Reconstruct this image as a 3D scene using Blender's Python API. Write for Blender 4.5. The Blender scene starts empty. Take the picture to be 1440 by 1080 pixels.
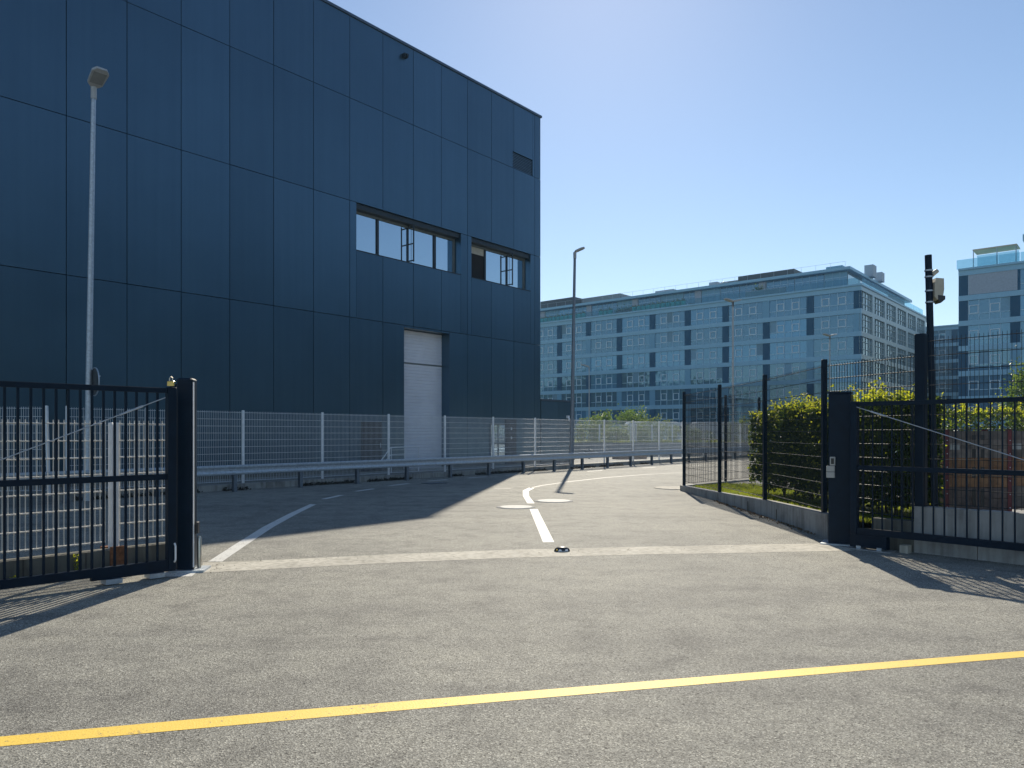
import bpy, math, random
from mathutils import Vector, Matrix
R = math.radians
random.seed(7)
sc = bpy.context.scene
col = sc.collection

# ------------------------------------------------------------------ camera, sky, sun, exposure
cd = bpy.data.cameras.new('camera'); cam = bpy.data.objects.new('camera', cd); col.objects.link(cam)
cam.location = (0, 0, 1.55); cam.rotation_euler = (R(90), 0, 0)
cd.sensor_width = 36; cd.lens = 26.25; cd.shift_y = 0.0479
cd.clip_start = 0.05; cd.clip_end = 4000
sc.camera = cam

SUN_AZ, SUN_EL = 6.75, 35.5                     # degrees right of straight ahead (+Y), above horizon
w = bpy.data.worlds.new('World'); sc.world = w; w.use_nodes = True
wn = w.node_tree.nodes; wl = w.node_tree.links
sky = wn.new('ShaderNodeTexSky'); sky.sky_type = 'NISHITA'; sky.sun_disc = False
sky.sun_elevation = R(SUN_EL); sky.sun_rotation = R(SUN_AZ)
sky.altitude = 0; sky.air_density = 1.0; sky.dust_density = 0.12; sky.ozone_density = 1.7
wl.new(sky.outputs[0], wn['Background'].inputs[0]); wn['Background'].inputs[1].default_value = 0.071

sd = bpy.data.lights.new('sun', 'SUN'); sun = bpy.data.objects.new('sun', sd); col.objects.link(sun)
sd.energy = 3.0; sd.angle = R(0.53); sd.color = (1.0, 0.91, 0.75)
a, e = R(SUN_AZ), R(SUN_EL)
sun_dir = Vector((math.sin(a)*math.cos(e), math.cos(a)*math.cos(e), math.sin(e)))
sun.rotation_euler = (-sun_dir).to_track_quat('-Z', 'Y').to_euler()
sun.location = (5, 40, 45)

vs = sc.view_settings
vs.view_transform = 'Standard'; vs.look = 'None'; vs.gamma = 1; vs.use_curve_mapping = False
vs.exposure = 0.82

# ------------------------------------------------------------------ helpers
class MB:
    def __init__(s): s.v = []; s.f = []; s.sm = []
    def add(s, vs, fs, sm=False):
        o = len(s.v); s.v += [tuple(p) for p in vs]
        for f in fs: s.f.append(tuple(i+o for i in f)); s.sm.append(sm)
        return s
    def box(s, x0, x1, y0, y1, z0, z1):
        return s.add([(x0,y0,z0),(x1,y0,z0),(x1,y1,z0),(x0,y1,z0),(x0,y0,z1),(x1,y0,z1),(x1,y1,z1),(x0,y1,z1)],
              [(0,3,2,1),(4,5,6,7),(0,1,5,4),(1,2,6,5),(2,3,7,6),(3,0,4,7)])
    def cbox(s, x0, x1, y0, y1, z0, z1, c):
        # box with chamfered vertical edges and top edge
        def ring(x0,x1,y0,y1,z,c): return [(x0+c,y0,z),(x1-c,y0,z),(x1,y0+c,z),(x1,y1-c,z),(x1-c,y1,z),(x0+c,y1,z),(x0,y1-c,z),(x0,y0+c,z)]
        v = ring(x0,x1,y0,y1,z0,c)+ring(x0,x1,y0,y1,z1-c,c)+ring(x0+c,x1-c,y0+c,y1-c,z1,c*.6)
        f = [tuple(range(7,-1,-1)), tuple(range(16,24))]
        for k in (0,8):
            for i in range(8): f.append((k+i,k+(i+1)%8,k+8+(i+1)%8,k+8+i))
        return s.add(v, f)
    def tube(s, p0, p1, r0, r1=None, n=8, caps=True, sm=True):
        r1 = r0 if r1 is None else r1
        p0, p1 = Vector(p0), Vector(p1); d = (p1-p0).normalized()
        u = d.orthogonal().normalized(); w_ = d.cross(u)
        if n == 4:
            pass
        v = []
        for p, r in ((p0,r0),(p1,r1)):
            for i in range(n):
                t = 2*math.pi*i/n; v.append(p + u*(r*math.cos(t)) + w_*(r*math.sin(t)))
        f = [(i,(i+1)%n,n+(i+1)%n,n+i) for i in range(n)]
        s.add(v, f, sm)
        if caps: s.add(v, [tuple(range(n-1,-1,-1)), tuple(range(n,2*n))])
        return s
    def path(s, pts, r, n=8):
        for a_, b_ in zip(pts[:-1], pts[1:]): s.tube(a_, b_, r, r, n)
        return s
    def prism(s, pts, vec):
        n = len(pts); vec = Vector(vec); P = [Vector(p) for p in pts]
        v = P + [p+vec for p in P]
        f = [tuple(range(n-1,-1,-1)), tuple(range(n,2*n))] + [(i,(i+1)%n,n+(i+1)%n,n+i) for i in range(n)]
        return s.add(v, f)
    def lathe(s, prof, n=16, c=(0,0,0), sm=True):
        v = []
        for r, z in prof:
            for i in range(n):
                t = 2*math.pi*i/n; v.append((c[0]+r*math.cos(t), c[1]+r*math.sin(t), c[2]+z))
        f = []
        for k in range(len(prof)-1):
            for i in range(n): f.append((k*n+i,k*n+(i+1)%n,(k+1)*n+(i+1)%n,(k+1)*n+i))
        s.add(v, f, sm); m = len(prof)-1
        return s.add(v, [tuple(range(n-1,-1,-1)), tuple(range(m*n,m*n+n))])
    def quadstrip(s, A, B, z):
        v = [(x,y,z) for x,y in A] + [(x,y,z) for x,y in B]; n = len(A)
        return s.add(v, [(n+i, n+i+1, i+1, i) for i in range(n-1)])
    def mesh(s, name, mat):
        me = bpy.data.meshes.new(name); me.from_pydata(s.v, [], s.f)
        me.polygons.foreach_set('use_smooth', s.sm)
        if mat: me.materials.append(mat)
        me.update(); return me
    def build(s, name, mat, parent=None, loc=None, rz=0):
        o = bpy.data.objects.new(name, s.mesh(name, mat)); col.objects.link(o)
        if parent: o.parent = parent
        if loc: o.location = loc
        if rz: o.rotation_euler.z = rz
        return o

def inst(name, me, parent=None, loc=(0,0,0), rz=0):
    o = bpy.data.objects.new(name, me); col.objects.link(o); o.parent = parent
    o.location = loc; o.rotation_euler.z = rz
    return o
def tag(o, label=None, cat=None, group=None, kind=None):
    if label: o['label'] = label
    if cat: o['category'] = cat
    if group: o['group'] = group
    if kind: o['kind'] = kind
    return o
def thing(name, label, cat, loc=(0,0,0), rz=0, group=None):
    o = bpy.data.objects.new(name, None); col.objects.link(o); o.location = loc; o.rotation_euler.z = rz
    o.empty_display_size = 0.2
    return tag(o, label, cat, group)
def kids(o): return [c for c in col.objects if c.parent == o]
def copy_tree(o, parent=None):
    c = o.copy(); col.objects.link(c); c.parent = parent
    for ch in list(o.children): copy_tree(ch, c)
    return c

# ------------------------------------------------------------------ materials
def newmat(name):
    m = bpy.data.materials.new(name); m.use_nodes = True
    nt = m.node_tree; return m, nt.nodes, nt.links, nt.nodes['Principled BSDF']
def ramp(n, stops):
    r = n.new('ShaderNodeValToRGB'); e_ = r.color_ramp.elements
    e_[0].position, e_[0].color = stops[0][0], (*stops[0][1],1)
    e_[1].position, e_[1].color = stops[-1][0], (*stops[-1][1],1)
    for p, c in stops[1:-1]:
        x = e_.new(p); x.color = (*c,1)
    return r
def pm(name, c, rough=.5, metal=0, var=.12, scale=4, bump=0, bscale=60, spec=.5, rvar=0, coord='Object', objrand=0):
    m, n, l, b = newmat(name)
    tc = n.new('ShaderNodeTexCoord'); nz = n.new('ShaderNodeTexNoise'); nz.inputs['Scale'].default_value = scale
    nz.inputs['Detail'].default_value = 5; nz.inputs['Roughness'].default_value = .6
    l.new(tc.outputs[coord], nz.inputs['Vector'])
    r = ramp(n, [(.3, tuple(x*(1-var) for x in c)), (.7, tuple(min(1,x*(1+var)) for x in c))])
    l.new(nz.outputs[0], r.inputs[0]); out = r.outputs[0]
    if objrand:
        oi = n.new('ShaderNodeObjectInfo'); mr = n.new('ShaderNodeMapRange')
        mr.inputs[3].default_value = 1-objrand; mr.inputs[4].default_value = 1+objrand
        l.new(oi.outputs['Random'], mr.inputs[0])
        hs = n.new('ShaderNodeHueSaturation'); l.new(mr.outputs[0], hs.inputs['Value']); l.new(out, hs.inputs['Color']); out = hs.outputs[0]
    l.new(out, b.inputs['Base Color'])
    b.inputs['Roughness'].default_value = rough; b.inputs['Metallic'].default_value = metal
    b.inputs['Specular IOR Level'].default_value = spec
    if rvar:
        mr = n.new('ShaderNodeMapRange'); mr.inputs[3].default_value = rough-rvar; mr.inputs[4].default_value = rough+rvar
        l.new(nz.outputs[0], mr.inputs[0]); l.new(mr.outputs[0], b.inputs['Roughness'])
    if bump:
        n2 = n.new('ShaderNodeTexNoise'); n2.inputs['Scale'].default_value = bscale; n2.inputs['Detail'].default_value = 4
        l.new(tc.outputs[coord], n2.inputs['Vector'])
        bp = n.new('ShaderNodeBump'); bp.inputs['Strength'].default_value = bump; bp.inputs['Distance'].default_value = .02
        l.new(n2.outputs[0], bp.inputs['Height']); l.new(bp.outputs[0], b.inputs['Normal'])
    return m

def asphalt():
    m, n, l, b = newmat('asphalt')
    tc = n.new('ShaderNodeTexCoord')
    def noise(s, d=4, rr=.6):
        q = n.new('ShaderNodeTexNoise'); q.inputs['Scale'].default_value = s; q.inputs['Detail'].default_value = d
        q.inputs['Roughness'].default_value = rr; l.new(tc.outputs['Object'], q.inputs['Vector']); return q
    big = noise(.35, 6, .62); mid = noise(2.6, 5, .65)
    vo = n.new('ShaderNodeTexVoronoi'); vo.inputs['Scale'].default_value = 135; l.new(tc.outputs['Object'], vo.inputs['Vector'])
    stone = ramp(n, [(0,(.08,.077,.066)),(.25,(.205,.197,.170)),(.6,(.285,.275,.237)),(.85,(.355,.343,.296)),(1,(.60,.58,.50))])
    sep = n.new('ShaderNodeSeparateColor'); l.new(vo.outputs['Color'], sep.inputs[0]); l.new(sep.outputs[0], stone.inputs[0])
    g1 = ramp(n, [(.32,(.80,.80,.81)),(.5,(1,1,1)),(.68,(1.12,1.11,1.09))]); l.new(big.outputs[0], g1.inputs[0])
    g2 = ramp(n, [(.32,(.70,.70,.71)),(.52,(1,1,1)),(.7,(1.08,1.08,1.06))]); l.new(mid.outputs[0], g2.inputs[0])
    x1 = n.new('ShaderNodeMix'); x1.data_type = 'RGBA'; x1.blend_type = 'MULTIPLY'; x1.inputs[0].default_value = 1
    x2 = n.new('ShaderNodeMix'); x2.data_type = 'RGBA'; x2.blend_type = 'MULTIPLY'; x2.inputs[0].default_value = 1
    l.new(stone.outputs[0], x1.inputs[6]); l.new(g1.outputs[0], x1.inputs[7])
    l.new(x1.outputs[2], x2.inputs[6]); l.new(g2.outputs[0], x2.inputs[7])
    # sparse pits / tar spots
    v2 = n.new('ShaderNodeTexVoronoi'); v2.voronoi_dimensions = '2D'; v2.inputs['Scale'].default_value = 3.4; l.new(tc.outputs['Object'], v2.inputs['Vector'])
    pit = ramp(n, [(.018,(.16,.16,.16)),(.034,(1,1,1))]); l.new(v2.outputs['Distance'], pit.inputs[0])
    x3 = n.new('ShaderNodeMix'); x3.data_type = 'RGBA'; x3.blend_type = 'MULTIPLY'; x3.inputs[0].default_value = 1
    l.new(x2.outputs[2], x3.inputs[6]); l.new(pit.outputs[0], x3.inputs[7])
    out = x3.outputs[2]
    for ang, sx, sy, lo in ((28,.16,1.5,.87),(-62,.10,1.1,.89)):
        mp = n.new('ShaderNodeMapping'); mp.inputs['Rotation'].default_value = (0,0,R(ang)); mp.inputs['Scale'].default_value = (sx,sy,1); l.new(tc.outputs['Object'], mp.inputs[0])
        q = n.new('ShaderNodeTexNoise'); q.inputs['Scale'].default_value = 1; q.inputs['Detail'].default_value = 6; q.inputs['Roughness'].default_value = .6; q.inputs['Distortion'].default_value = .6; l.new(mp.outputs[0], q.inputs['Vector'])
        g = ramp(n, [(.36,(lo,lo,lo*1.01)),(.47,(1,1,1))]); l.new(q.outputs[0], g.inputs[0])
        xx = n.new('ShaderNodeMix'); xx.data_type = 'RGBA'; xx.blend_type = 'MULTIPLY'; xx.inputs[0].default_value = 1
        l.new(out, xx.inputs[6]); l.new(g.outputs[0], xx.inputs[7]); out = xx.outputs[2]
    l.new(out, b.inputs['Base Color'])
    b.inputs['Roughness'].default_value = .76; b.inputs['Specular IOR Level'].default_value = .36
    bp = n.new('ShaderNodeBump'); bp.inputs['Strength'].default_value = .55; bp.inputs['Distance'].default_value = .006
    l.new(vo.outputs['Distance'], bp.inputs['Height'])
    l.new(bp.outputs[0], b.inputs['Normal'])
    return m

def worn_paint(name, c, wear=.45):
    m, n, l, b = newmat(name)
    tc = n.new('ShaderNodeTexCoord')
    nz = n.new('ShaderNodeTexNoise'); nz.inputs['Scale'].default_value = 38; nz.inputs['Detail'].default_value = 6; nz.inputs['Roughness'].default_value = .7
    l.new(tc.outputs['Object'], nz.inputs['Vector'])
    n2 = n.new('ShaderNodeTexNoise'); n2.inputs['Scale'].default_value = 3; l.new(tc.outputs['Object'], n2.inputs['Vector'])
    ad = n.new('ShaderNodeMath'); ad.operation = 'MULTIPLY_ADD'; ad.inputs[1].default_value = .35
    l.new(n2.outputs[0], ad.inputs[0]); l.new(nz.outputs[0], ad.inputs[2])
    r = ramp(n, [(wear-.03,(.15,.145,.135)),(wear+.05,c),(.95,tuple(min(1,x*1.1) for x in c))])
    l.new(ad.outputs[0], r.inputs[0]); l.new(r.outputs[0], b.inputs['Base Color'])
    b.inputs['Roughness'].default_value = .6
    v = n.new('ShaderNodeTexVoronoi'); v.inputs['Scale'].default_value = 95; l.new(tc.outputs['Object'], v.inputs['Vector'])
    bp = n.new('ShaderNodeBump'); bp.inputs['Strength'].default_value = .3; bp.inputs['Distance'].default_value = .004
    l.new(v.outputs['Distance'], bp.inputs['Height']); l.new(bp.outputs[0], b.inputs['Normal'])
    return m

def concrete(name, c, scale=2.2):
    m, n, l, b = newmat(name)
    tc = n.new('ShaderNodeTexCoord')
    nz = n.new('ShaderNodeTexNoise'); nz.inputs['Scale'].default_value = scale; nz.inputs['Detail'].default_value = 8; nz.inputs['Roughness'].default_value = .68
    l.new(tc.outputs['Object'], nz.inputs['Vector'])
    r = ramp(n, [(.28,tuple(x*.62 for x in c)),(.5,c),(.75,tuple(x*1.2 for x in c))]); l.new(nz.outputs[0], r.inputs[0])
    mp = n.new('ShaderNodeMapping'); mp.inputs['Scale'].default_value = (9,9,.9); l.new(tc.outputs['Object'], mp.inputs[0])
    n2 = n.new('ShaderNodeTexNoise'); n2.inputs['Scale'].default_value = 1.4; n2.inputs['Detail'].default_value = 5; l.new(mp.outputs[0], n2.inputs['Vector'])
    r2 = ramp(n, [(.38,(.66,.65,.62)),(.56,(1,1,1))]); l.new(n2.outputs[0], r2.inputs[0])
    x = n.new('ShaderNodeMix'); x.data_type = 'RGBA'; x.blend_type = 'MULTIPLY'; x.inputs[0].default_value = .8
    l.new(r.outputs[0], x.inputs[6]); l.new(r2.outputs[0], x.inputs[7]); l.new(x.outputs[2], b.inputs['Base Color'])
    b.inputs['Roughness'].default_value = .85
    n3 = n.new('ShaderNodeTexNoise'); n3.inputs['Scale'].default_value = 70; n3.inputs['Detail'].default_value = 4; l.new(tc.outputs['Object'], n3.inputs['Vector'])
    bp = n.new('ShaderNodeBump'); bp.inputs['Strength'].default_value = .35; bp.inputs['Distance'].default_value = .006
    l.new(n3.outputs[0], bp.inputs['Height']); l.new(bp.outputs[0], b.inputs['Normal'])
    return m

def galv(name, c=(.42,.45,.48), rough=.48):
    m, n, l, b = newmat(name)
    tc = n.new('ShaderNodeTexCoord')
    v = n.new('ShaderNodeTexVoronoi'); v.inputs['Scale'].default_value = 26; l.new(tc.outputs['Object'], v.inputs['Vector'])
    sp = n.new('ShaderNodeSeparateColor'); l.new(v.outputs['Color'], sp.inputs[0])
    r = ramp(n, [(0,tuple(x*.88 for x in c)),(1,tuple(x*1.1 for x in c))]); l.new(sp.outputs[0], r.inputs[0])
    l.new(r.outputs[0], b.inputs['Base Color'])
    b.inputs['Roughness'].default_value = rough; b.inputs['Metallic'].default_value = .65
    return m

def leafmat(name, c1, c2, trans=.45):
    m, n, l, b = newmat(name)
    g = n.new('ShaderNodeNewGeometry'); r = ramp(n, [(0,c1),(1,c2)]); l.new(g.outputs['Random Per Island'], r.inputs[0])
    l.new(r.outputs[0], b.inputs['Base Color']); b.inputs['Roughness'].default_value = .45
    t = n.new('ShaderNodeBsdfTranslucent')
    hs = n.new('ShaderNodeHueSaturation'); hs.inputs['Hue'].default_value = .475; hs.inputs['Saturation'].default_value = 1.1; hs.inputs['Value'].default_value = 2.6
    l.new(r.outputs[0], hs.inputs['Color']); l.new(hs.outputs[0], t.inputs[0])
    mx = n.new('ShaderNodeMixShader'); mx.inputs[0].default_value = trans
    l.new(b.outputs[0], mx.inputs[1]); l.new(t.outputs[0], mx.inputs[2])
    l.new(mx.outputs[0], n['Material Output'].inputs[0])
    return m

def facadeglass(name, tint, refl=.35, body=(.02,.04,.06), rough=.03, rnd=.25, wob=.004):
    # solar-control glazing: dark room behind, tinted mirror coat; a slight pillow in each pane
    m, n, l, b = newmat(name)
    b.inputs['Roughness'].default_value = .6
    oi = n.new('ShaderNodeObjectInfo')
    rr = ramp(n, [(0,tuple(x*(1-rnd) for x in body)),(.7,body),(1,tuple(x*(1+2.5*rnd) for x in body))]); l.new(oi.outputs['Random'], rr.inputs[0])
    l.new(rr.outputs[0], b.inputs['Base Color'])
    gl = n.new('ShaderNodeBsdfGlossy'); gl.inputs['Color'].default_value = (*tint,1); gl.inputs['Roughness'].default_value = rough
    tc = n.new('ShaderNodeTexCoord'); nz = n.new('ShaderNodeTexNoise'); nz.inputs['Scale'].default_value = .9; nz.inputs['Detail'].default_value = 1
    l.new(tc.outputs['Object'], nz.inputs['Vector'])
    bp = n.new('ShaderNodeBump'); bp.inputs['Strength'].default_value = .25; bp.inputs['Distance'].default_value = wob*5
    l.new(nz.outputs[0], bp.inputs['Height']); l.new(bp.outputs[0], gl.inputs['Normal'])
    lw = n.new('ShaderNodeFresnel'); lw.inputs[0].default_value = 1.5
    mr = n.new('ShaderNodeMath'); mr.operation = 'ADD'; mr.inputs[1].default_value = refl; mr.use_clamp = True; l.new(lw.outputs[0], mr.inputs[0])
    mx = n.new('ShaderNodeMixShader'); l.new(mr.outputs[0], mx.inputs[0])
    l.new(b.outputs[0], mx.inputs[1]); l.new(gl.outputs[0], mx.inputs[2]); l.new(mx.outputs[0], n['Material Output'].inputs[0])
    return m

def panelmat():
    m = pm('navy_metal_panel', (.092,.158,.215), .30, metal=.88, var=.06, scale=.3, rvar=.04, objrand=.09)
    n, l = m.node_tree.nodes, m.node_tree.links; b = n['Principled BSDF']
    tc = n.new('ShaderNodeTexCoord')
    nz = n.new('ShaderNodeTexNoise'); nz.inputs['Scale'].default_value = .55; nz.inputs['Detail'].default_value = 1; l.new(tc.outputs['Object'], nz.inputs['Vector'])
    bp = n.new('ShaderNodeBump'); bp.inputs['Strength'].default_value = .22; bp.inputs['Distance'].default_value = .05
    l.new(nz.outputs[0], bp.inputs['Height']); l.new(bp.outputs[0], b.inputs['Normal'])
    mp = n.new('ShaderNodeMapping'); mp.inputs['Scale'].default_value = (5,5,.12); l.new(tc.outputs['Object'], mp.inputs[0])
    n2 = n.new('ShaderNodeTexNoise'); n2.inputs['Scale'].default_value = 1; n2.inputs['Detail'].default_value = 6; l.new(mp.outputs[0], n2.inputs['Vector'])
    r = ramp(n, [(.35,(.95,.95,.96)),(.6,(1,1,1)),(.8,(1.03,1.03,1.02))]); l.new(n2.outputs[0], r.inputs[0])
    x = n.new('ShaderNodeMix'); x.data_type = 'RGBA'; x.blend_type = 'MULTIPLY'; x.inputs[0].default_value = 1
    src = b.inputs['Base Color'].links[0].from_socket; l.new(src, x.inputs[6]); l.new(r.outputs[0], x.inputs[7]); l.new(x.outputs[2], b.inputs['Base Color'])
    return m
M = {}
M['asphalt'] = asphalt()
M['ground'] = pm('far_ground', (.12,.125,.09), .95, var=.35, scale=.3)
M['yard'] = pm('yard_paving', (.30,.29,.27), .85, var=.2, scale=3, bump=.2)
M['white_line'] = worn_paint('white_road_paint', (.68,.67,.63), .54)
M['yellow_line'] = worn_paint('yellow_road_paint', (.93,.62,.10), .515)
M['faint_line'] = worn_paint('faded_road_paint', (.36,.35,.32), .67)
M['band'] = concrete('gate_threshold_concrete', (.56,.525,.445), 1.4)
M['concrete'] = concrete('grey_concrete', (.38,.375,.36))
M['concrete_dark'] = concrete('mossy_concrete', (.17,.165,.14))
M['panel'] = panelmat()
M['panel_core'] = pm('panel_joint_black', (.008,.010,.014), .8)
M['coping'] = pm('coping_metal', (.10,.13,.17), .35, metal=.6)
M['frame_dark'] = pm('dark_window_frame', (.035,.045,.055), .45, metal=.2)
M['frame_grey'] = pm('grey_green_window_frame', (.16,.18,.18), .5)
M['shutter'] = pm('pale_grey_shutter', (.72,.74,.80), .5, var=.05, scale=1.2)
M['win'] = facadeglass('mirror_window', (.72,.88,1.0), .68, rough=.01, wob=.002)
M['room'] = pm('dark_room', (.02,.016,.014), .9)
M['white_post'] = pm('white_painted_steel', (.86,.87,.88), .45, var=.08, scale=9)
M['white_wire'] = pm('white_coated_wire', (.78,.80,.82), .45)
M['cream_wire'] = pm('aged_white_wire', (.82,.78,.70), .4, var=.1)
M['rust'] = pm('rusty_steel', (.24,.10,.045), .85, var=.45, scale=22, bump=.3)
M['galv'] = galv('galvanised_steel', (.50,.55,.60), .5)
M['galv_dark'] = galv('weathered_galvanised_steel', (.22,.25,.29), .55)
M['lamp_grey'] = pm('lamp_housing', (.45,.46,.46), .45)
M['lens'] = pm('lamp_lens', (.30,.31,.30), .2)
M['black'] = pm('anthracite_paint', (.004,.014,.030), .42, var=.2, scale=7, rvar=.06, spec=.16)
M['black_wire'] = pm('anthracite_wire', (.012,.020,.026), .55, spec=.35)
M['brass'] = pm('brass', (.55,.40,.14), .3, metal=1)
M['chrome'] = pm('brushed_steel', (.60,.56,.48), .35, metal=.9)
M['plastic'] = pm('grey_plastic', (.42,.42,.40), .5)
M['plastic_dark'] = pm('dark_plastic', (.015,.016,.02), .35)
M['beige'] = pm('beige_housing', (.50,.46,.36), .5)
M['red_paint'] = pm('oxide_red_steel', (.15,.022,.026), .55, var=.3, scale=14)
M['wood_grey'] = pm('weathered_board', (.20,.165,.14), .85, var=.35, scale=9, bump=.3, objrand=.25)
M['wood_brown'] = pm('brown_board', (.30,.155,.075), .8, var=.35, scale=9, bump=.3, objrand=.22)
M['wood_dark'] = pm('dark_board', (.14,.10,.085), .85, var=.35, scale=9, bump=.3, objrand=.25)
M['leaf_hedge'] = leafmat('hedge_leaf', (.009,.030,.010), (.075,.115,.020), .42)
M['leaf_sprig_and_lit'] = leafmat('young_and_sunlit_leaf', (.14,.19,.025), (.27,.30,.045), .6)  # shoots and weeds, also the painted sunlight on hedge leaves
M['leaf_bush'] = leafmat('pale_shrub_leaf', (.07,.11,.035), (.15,.19,.06), .4)
M['leaf_tree'] = leafmat('tree_leaf', (.05,.10,.02), (.11,.17,.035), .4)
M['grass'] = leafmat('grass_blade', (.09,.14,.02), (.19,.23,.04), .5)
M['soil'] = pm('lawn_soil', (.075,.085,.03), .95, var=.4, scale=6, bump=.4)
M['bark'] = pm('bark', (.10,.075,.05), .9, var=.3, scale=20, bump=.4)
M['dirt'] = leafmat('kerb_dirt', (.020,.018,.012), (.06,.048,.028), .05)
M['litter'] = leafmat('dry_leaf', (.10,.06,.025), (.20,.14,.06), .15)
M['of_band'] = pm('office_steel_blue_band', (.28,.50,.64), .4, metal=.15, var=.05)
M['of_light'] = pm('office_pale_pier', (.17,.37,.51), .4, metal=.15, var=.05)
M['of_dark'] = pm('office_dark_pier', (.004,.070,.145), .6, var=.06, spec=.2)
M['of_side'] = pm('office_silver_band', (.36,.45,.48), .4, metal=.3, var=.05)
M['of_glass'] = facadeglass('office_glass', (.52,.82,1.0), .13, body=(.024,.125,.225), rough=.02, rnd=.3)
M['of_glass_side'] = facadeglass('office_side_glass', (.75,.82,.84), .38, body=(.04,.06,.07), rough=.02)
M['of_mull'] = pm('office_mullion', (.42,.62,.74), .4, metal=.2)
M['of_case'] = pm('office_casement_frame', (.80,.88,.94), .4)
M['blind'] = pm('office_blind', (.20,.36,.46), .6, objrand=.3)
M['of_roof'] = pm('office_roof', (.25,.27,.28), .8)
M['of_white'] = pm('office_white_panel', (.40,.44,.50), .5)
M['rail_glass'] = facadeglass('balustrade_glass', (.65,.85,.95), .10, body=(.16,.27,.31))
_n = M['rail_glass'].node_tree; _t = _n.nodes.new('ShaderNodeBsdfTransparent'); _t.inputs[0].default_value = (.72,.88,.92,1); _m = _n.nodes.new('ShaderNodeMixShader'); _m.inputs[0].default_value = .15
_s = _n.nodes['Material Output'].inputs[0].links[0].from_socket; _n.links.new(_t.outputs[0], _m.inputs[1]); _n.links.new(_s, _m.inputs[2]); _n.links.new(_m.outputs[0], _n.nodes['Material Output'].inputs[0])
M['plant_dark'] = pm('roof_plant_dark', (.06,.065,.07), .6)
M['teal'] = pm('teal_fabric', (.015,.55,.48), .6, var=.1)
M['awning'] = pm('cream_awning', (.62,.50,.32), .7)
M['car_white'] = pm('white_car_paint', (.75,.76,.77), .25, var=.02)
M['car_blue'] = pm('pale_blue_car_paint', (.35,.46,.55), .25, var=.02)
M['car_glass'] = facadeglass('car_glass', (.7,.8,.9), .12, body=(.01,.012,.014))
M['tyre'] = pm('tyre_rubber', (.012,.012,.012), .8)
M['cover'] = pm('pale_manhole_cover', (.50,.49,.46), .7, metal=0, var=.15, scale=9, bump=.25)

# ------------------------------------------------------------------ setting: ground, road, lawn
tag(MB().box(-600,600,-600,600,-1.2,-.02).build('ground', M['ground']), kind='structure')
tag(MB().add([(-60,-40,0),(60,-40,0),(75,49.6,0),(-60,49.6,0)], [(0,1,2,3)]).build('road', M['asphalt']), kind='structure')
def yz(y): return .34 - max(0, min(9.5, y-11))*.0225
KERB = [(4.70,10.95,.36),(4.82,13.9,.29),(4.76,17.0,.20),(4.60,20.1,.14),(6.2,21.8,.14),(7.65,23.2,.14),(12.5,26.4,.14),(22,29.5,.14)]
mb = MB()
pts = [(4.78,11.0),(4.90,13.9),(4.84,17.0),(4.68,20.0),(6.25,21.7),(7.0,20.2),(6.9,15.5),(7.3,11.0),(7.0,9.0),(6.35,8.75),(5.32,10.0)]
mb.add([(x,y,yz(y)-.03) for x,y in pts], [tuple(range(len(pts)-1,-1,-1))])
tag(mb.build('lawn', M['soil']), kind='structure')
pts = [(6.25,21.7),(7.65,23.1),(12.5,26.3),(22,29.4),(40,29.4),(40,-12),(22.5,-12),(6.35,8.75),(7.0,9.0),(7.3,11.0),(6.9,15.5),(7.0,20.2)]
mb = MB(); mb.add([(x,y,yz(y)-.035) for x,y in pts], [tuple(range(len(pts)-1,-1,-1))])
tag(mb.build('yard', M['yard']), kind='structure')

# painted markings and the flush concrete band
CL = [(-3.66,8.99),(-3.85,10.37),(-4.11,12.33),(-4.28,14.28),(-4.40,16.27)]
CR = [(-3.49,8.99),(-3.67,10.30),(-3.93,12.28),(-4.11,14.21),(-4.25,16.2)]
def lane(name, A, B, mat, label): return tag(MB().quadstrip(A, B, .0016 if 'yellow' in name else .0026).build(name, mat), label, 'road marking')
lane('lane_marking', CL, CR, M['white_line'], 'long curved solid white line running from the left gate post into the shade')
dashes = [((-4.42,17.5),(-4.25,18.6)),((-4.15,19.85),(-3.85,20.75)),((-3.6,21.99),(-3.17,22.92)),((-2.71,24.05),(-2.15,24.85)),((-1.5,25.75),(-.9,26.5)),((-.21,27.4),(.35,28.05)),((3.04,30.2),(3.75,30.85)),((5.79,33.2),(6.5,33.75)),((8.6,35.6),(9.3,36.2))]
where = ['first dash past the long curve','second dash past the long curve','third dash, left of the shutter foot','fourth dash, beside the dark drain','fifth dash, below the glazed door','sixth dash, at the edge of the building shadow','first sunlit dash, right of the lamp post foot','second sunlit dash, right of the lamp post foot','farthest sunlit dash, by the dark corner post']
for (p, q), s_ in zip(dashes, where):
    d = (Vector(q)-Vector(p)).normalized(); nx, ny = -d.y*.07, d.x*.07
    lane('lane_dash', [(p[0]+nx,p[1]+ny),(q[0]+nx,q[1]+ny)], [(p[0]-nx,p[1]-ny),(q[0]-nx,q[1]-ny)], M['white_line'], 'short white lane dash, '+s_)
lane('centre_dash', [(.36,15.2),(.44,10.58)], [(.52,15.2),(.60,10.6)], M['white_line'], 'straight white centre stripe ending at the concrete band')
lane('centre_curve', [(.34,16.44),(.27,18.4),(.29,20.1),(.50,21.3)], [(.50,16.44),(.42,18.3),(.44,19.9),(.62,20.9)], M['white_line'], 'short white stripe bending right beyond the pale covers')
T = [(.52,21.0),(.9,22.1),(1.9,23.9),(3.3,26.0),(4.95,27.85),(6.75,29.4),(9.5,31.6)]
lane('edge_line', [(x-.05,y+.05) for x,y in T], [(x+.05,y-.05) for x,y in T], M['faint_line'], 'long faint line curving right along the sunlit road')
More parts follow.
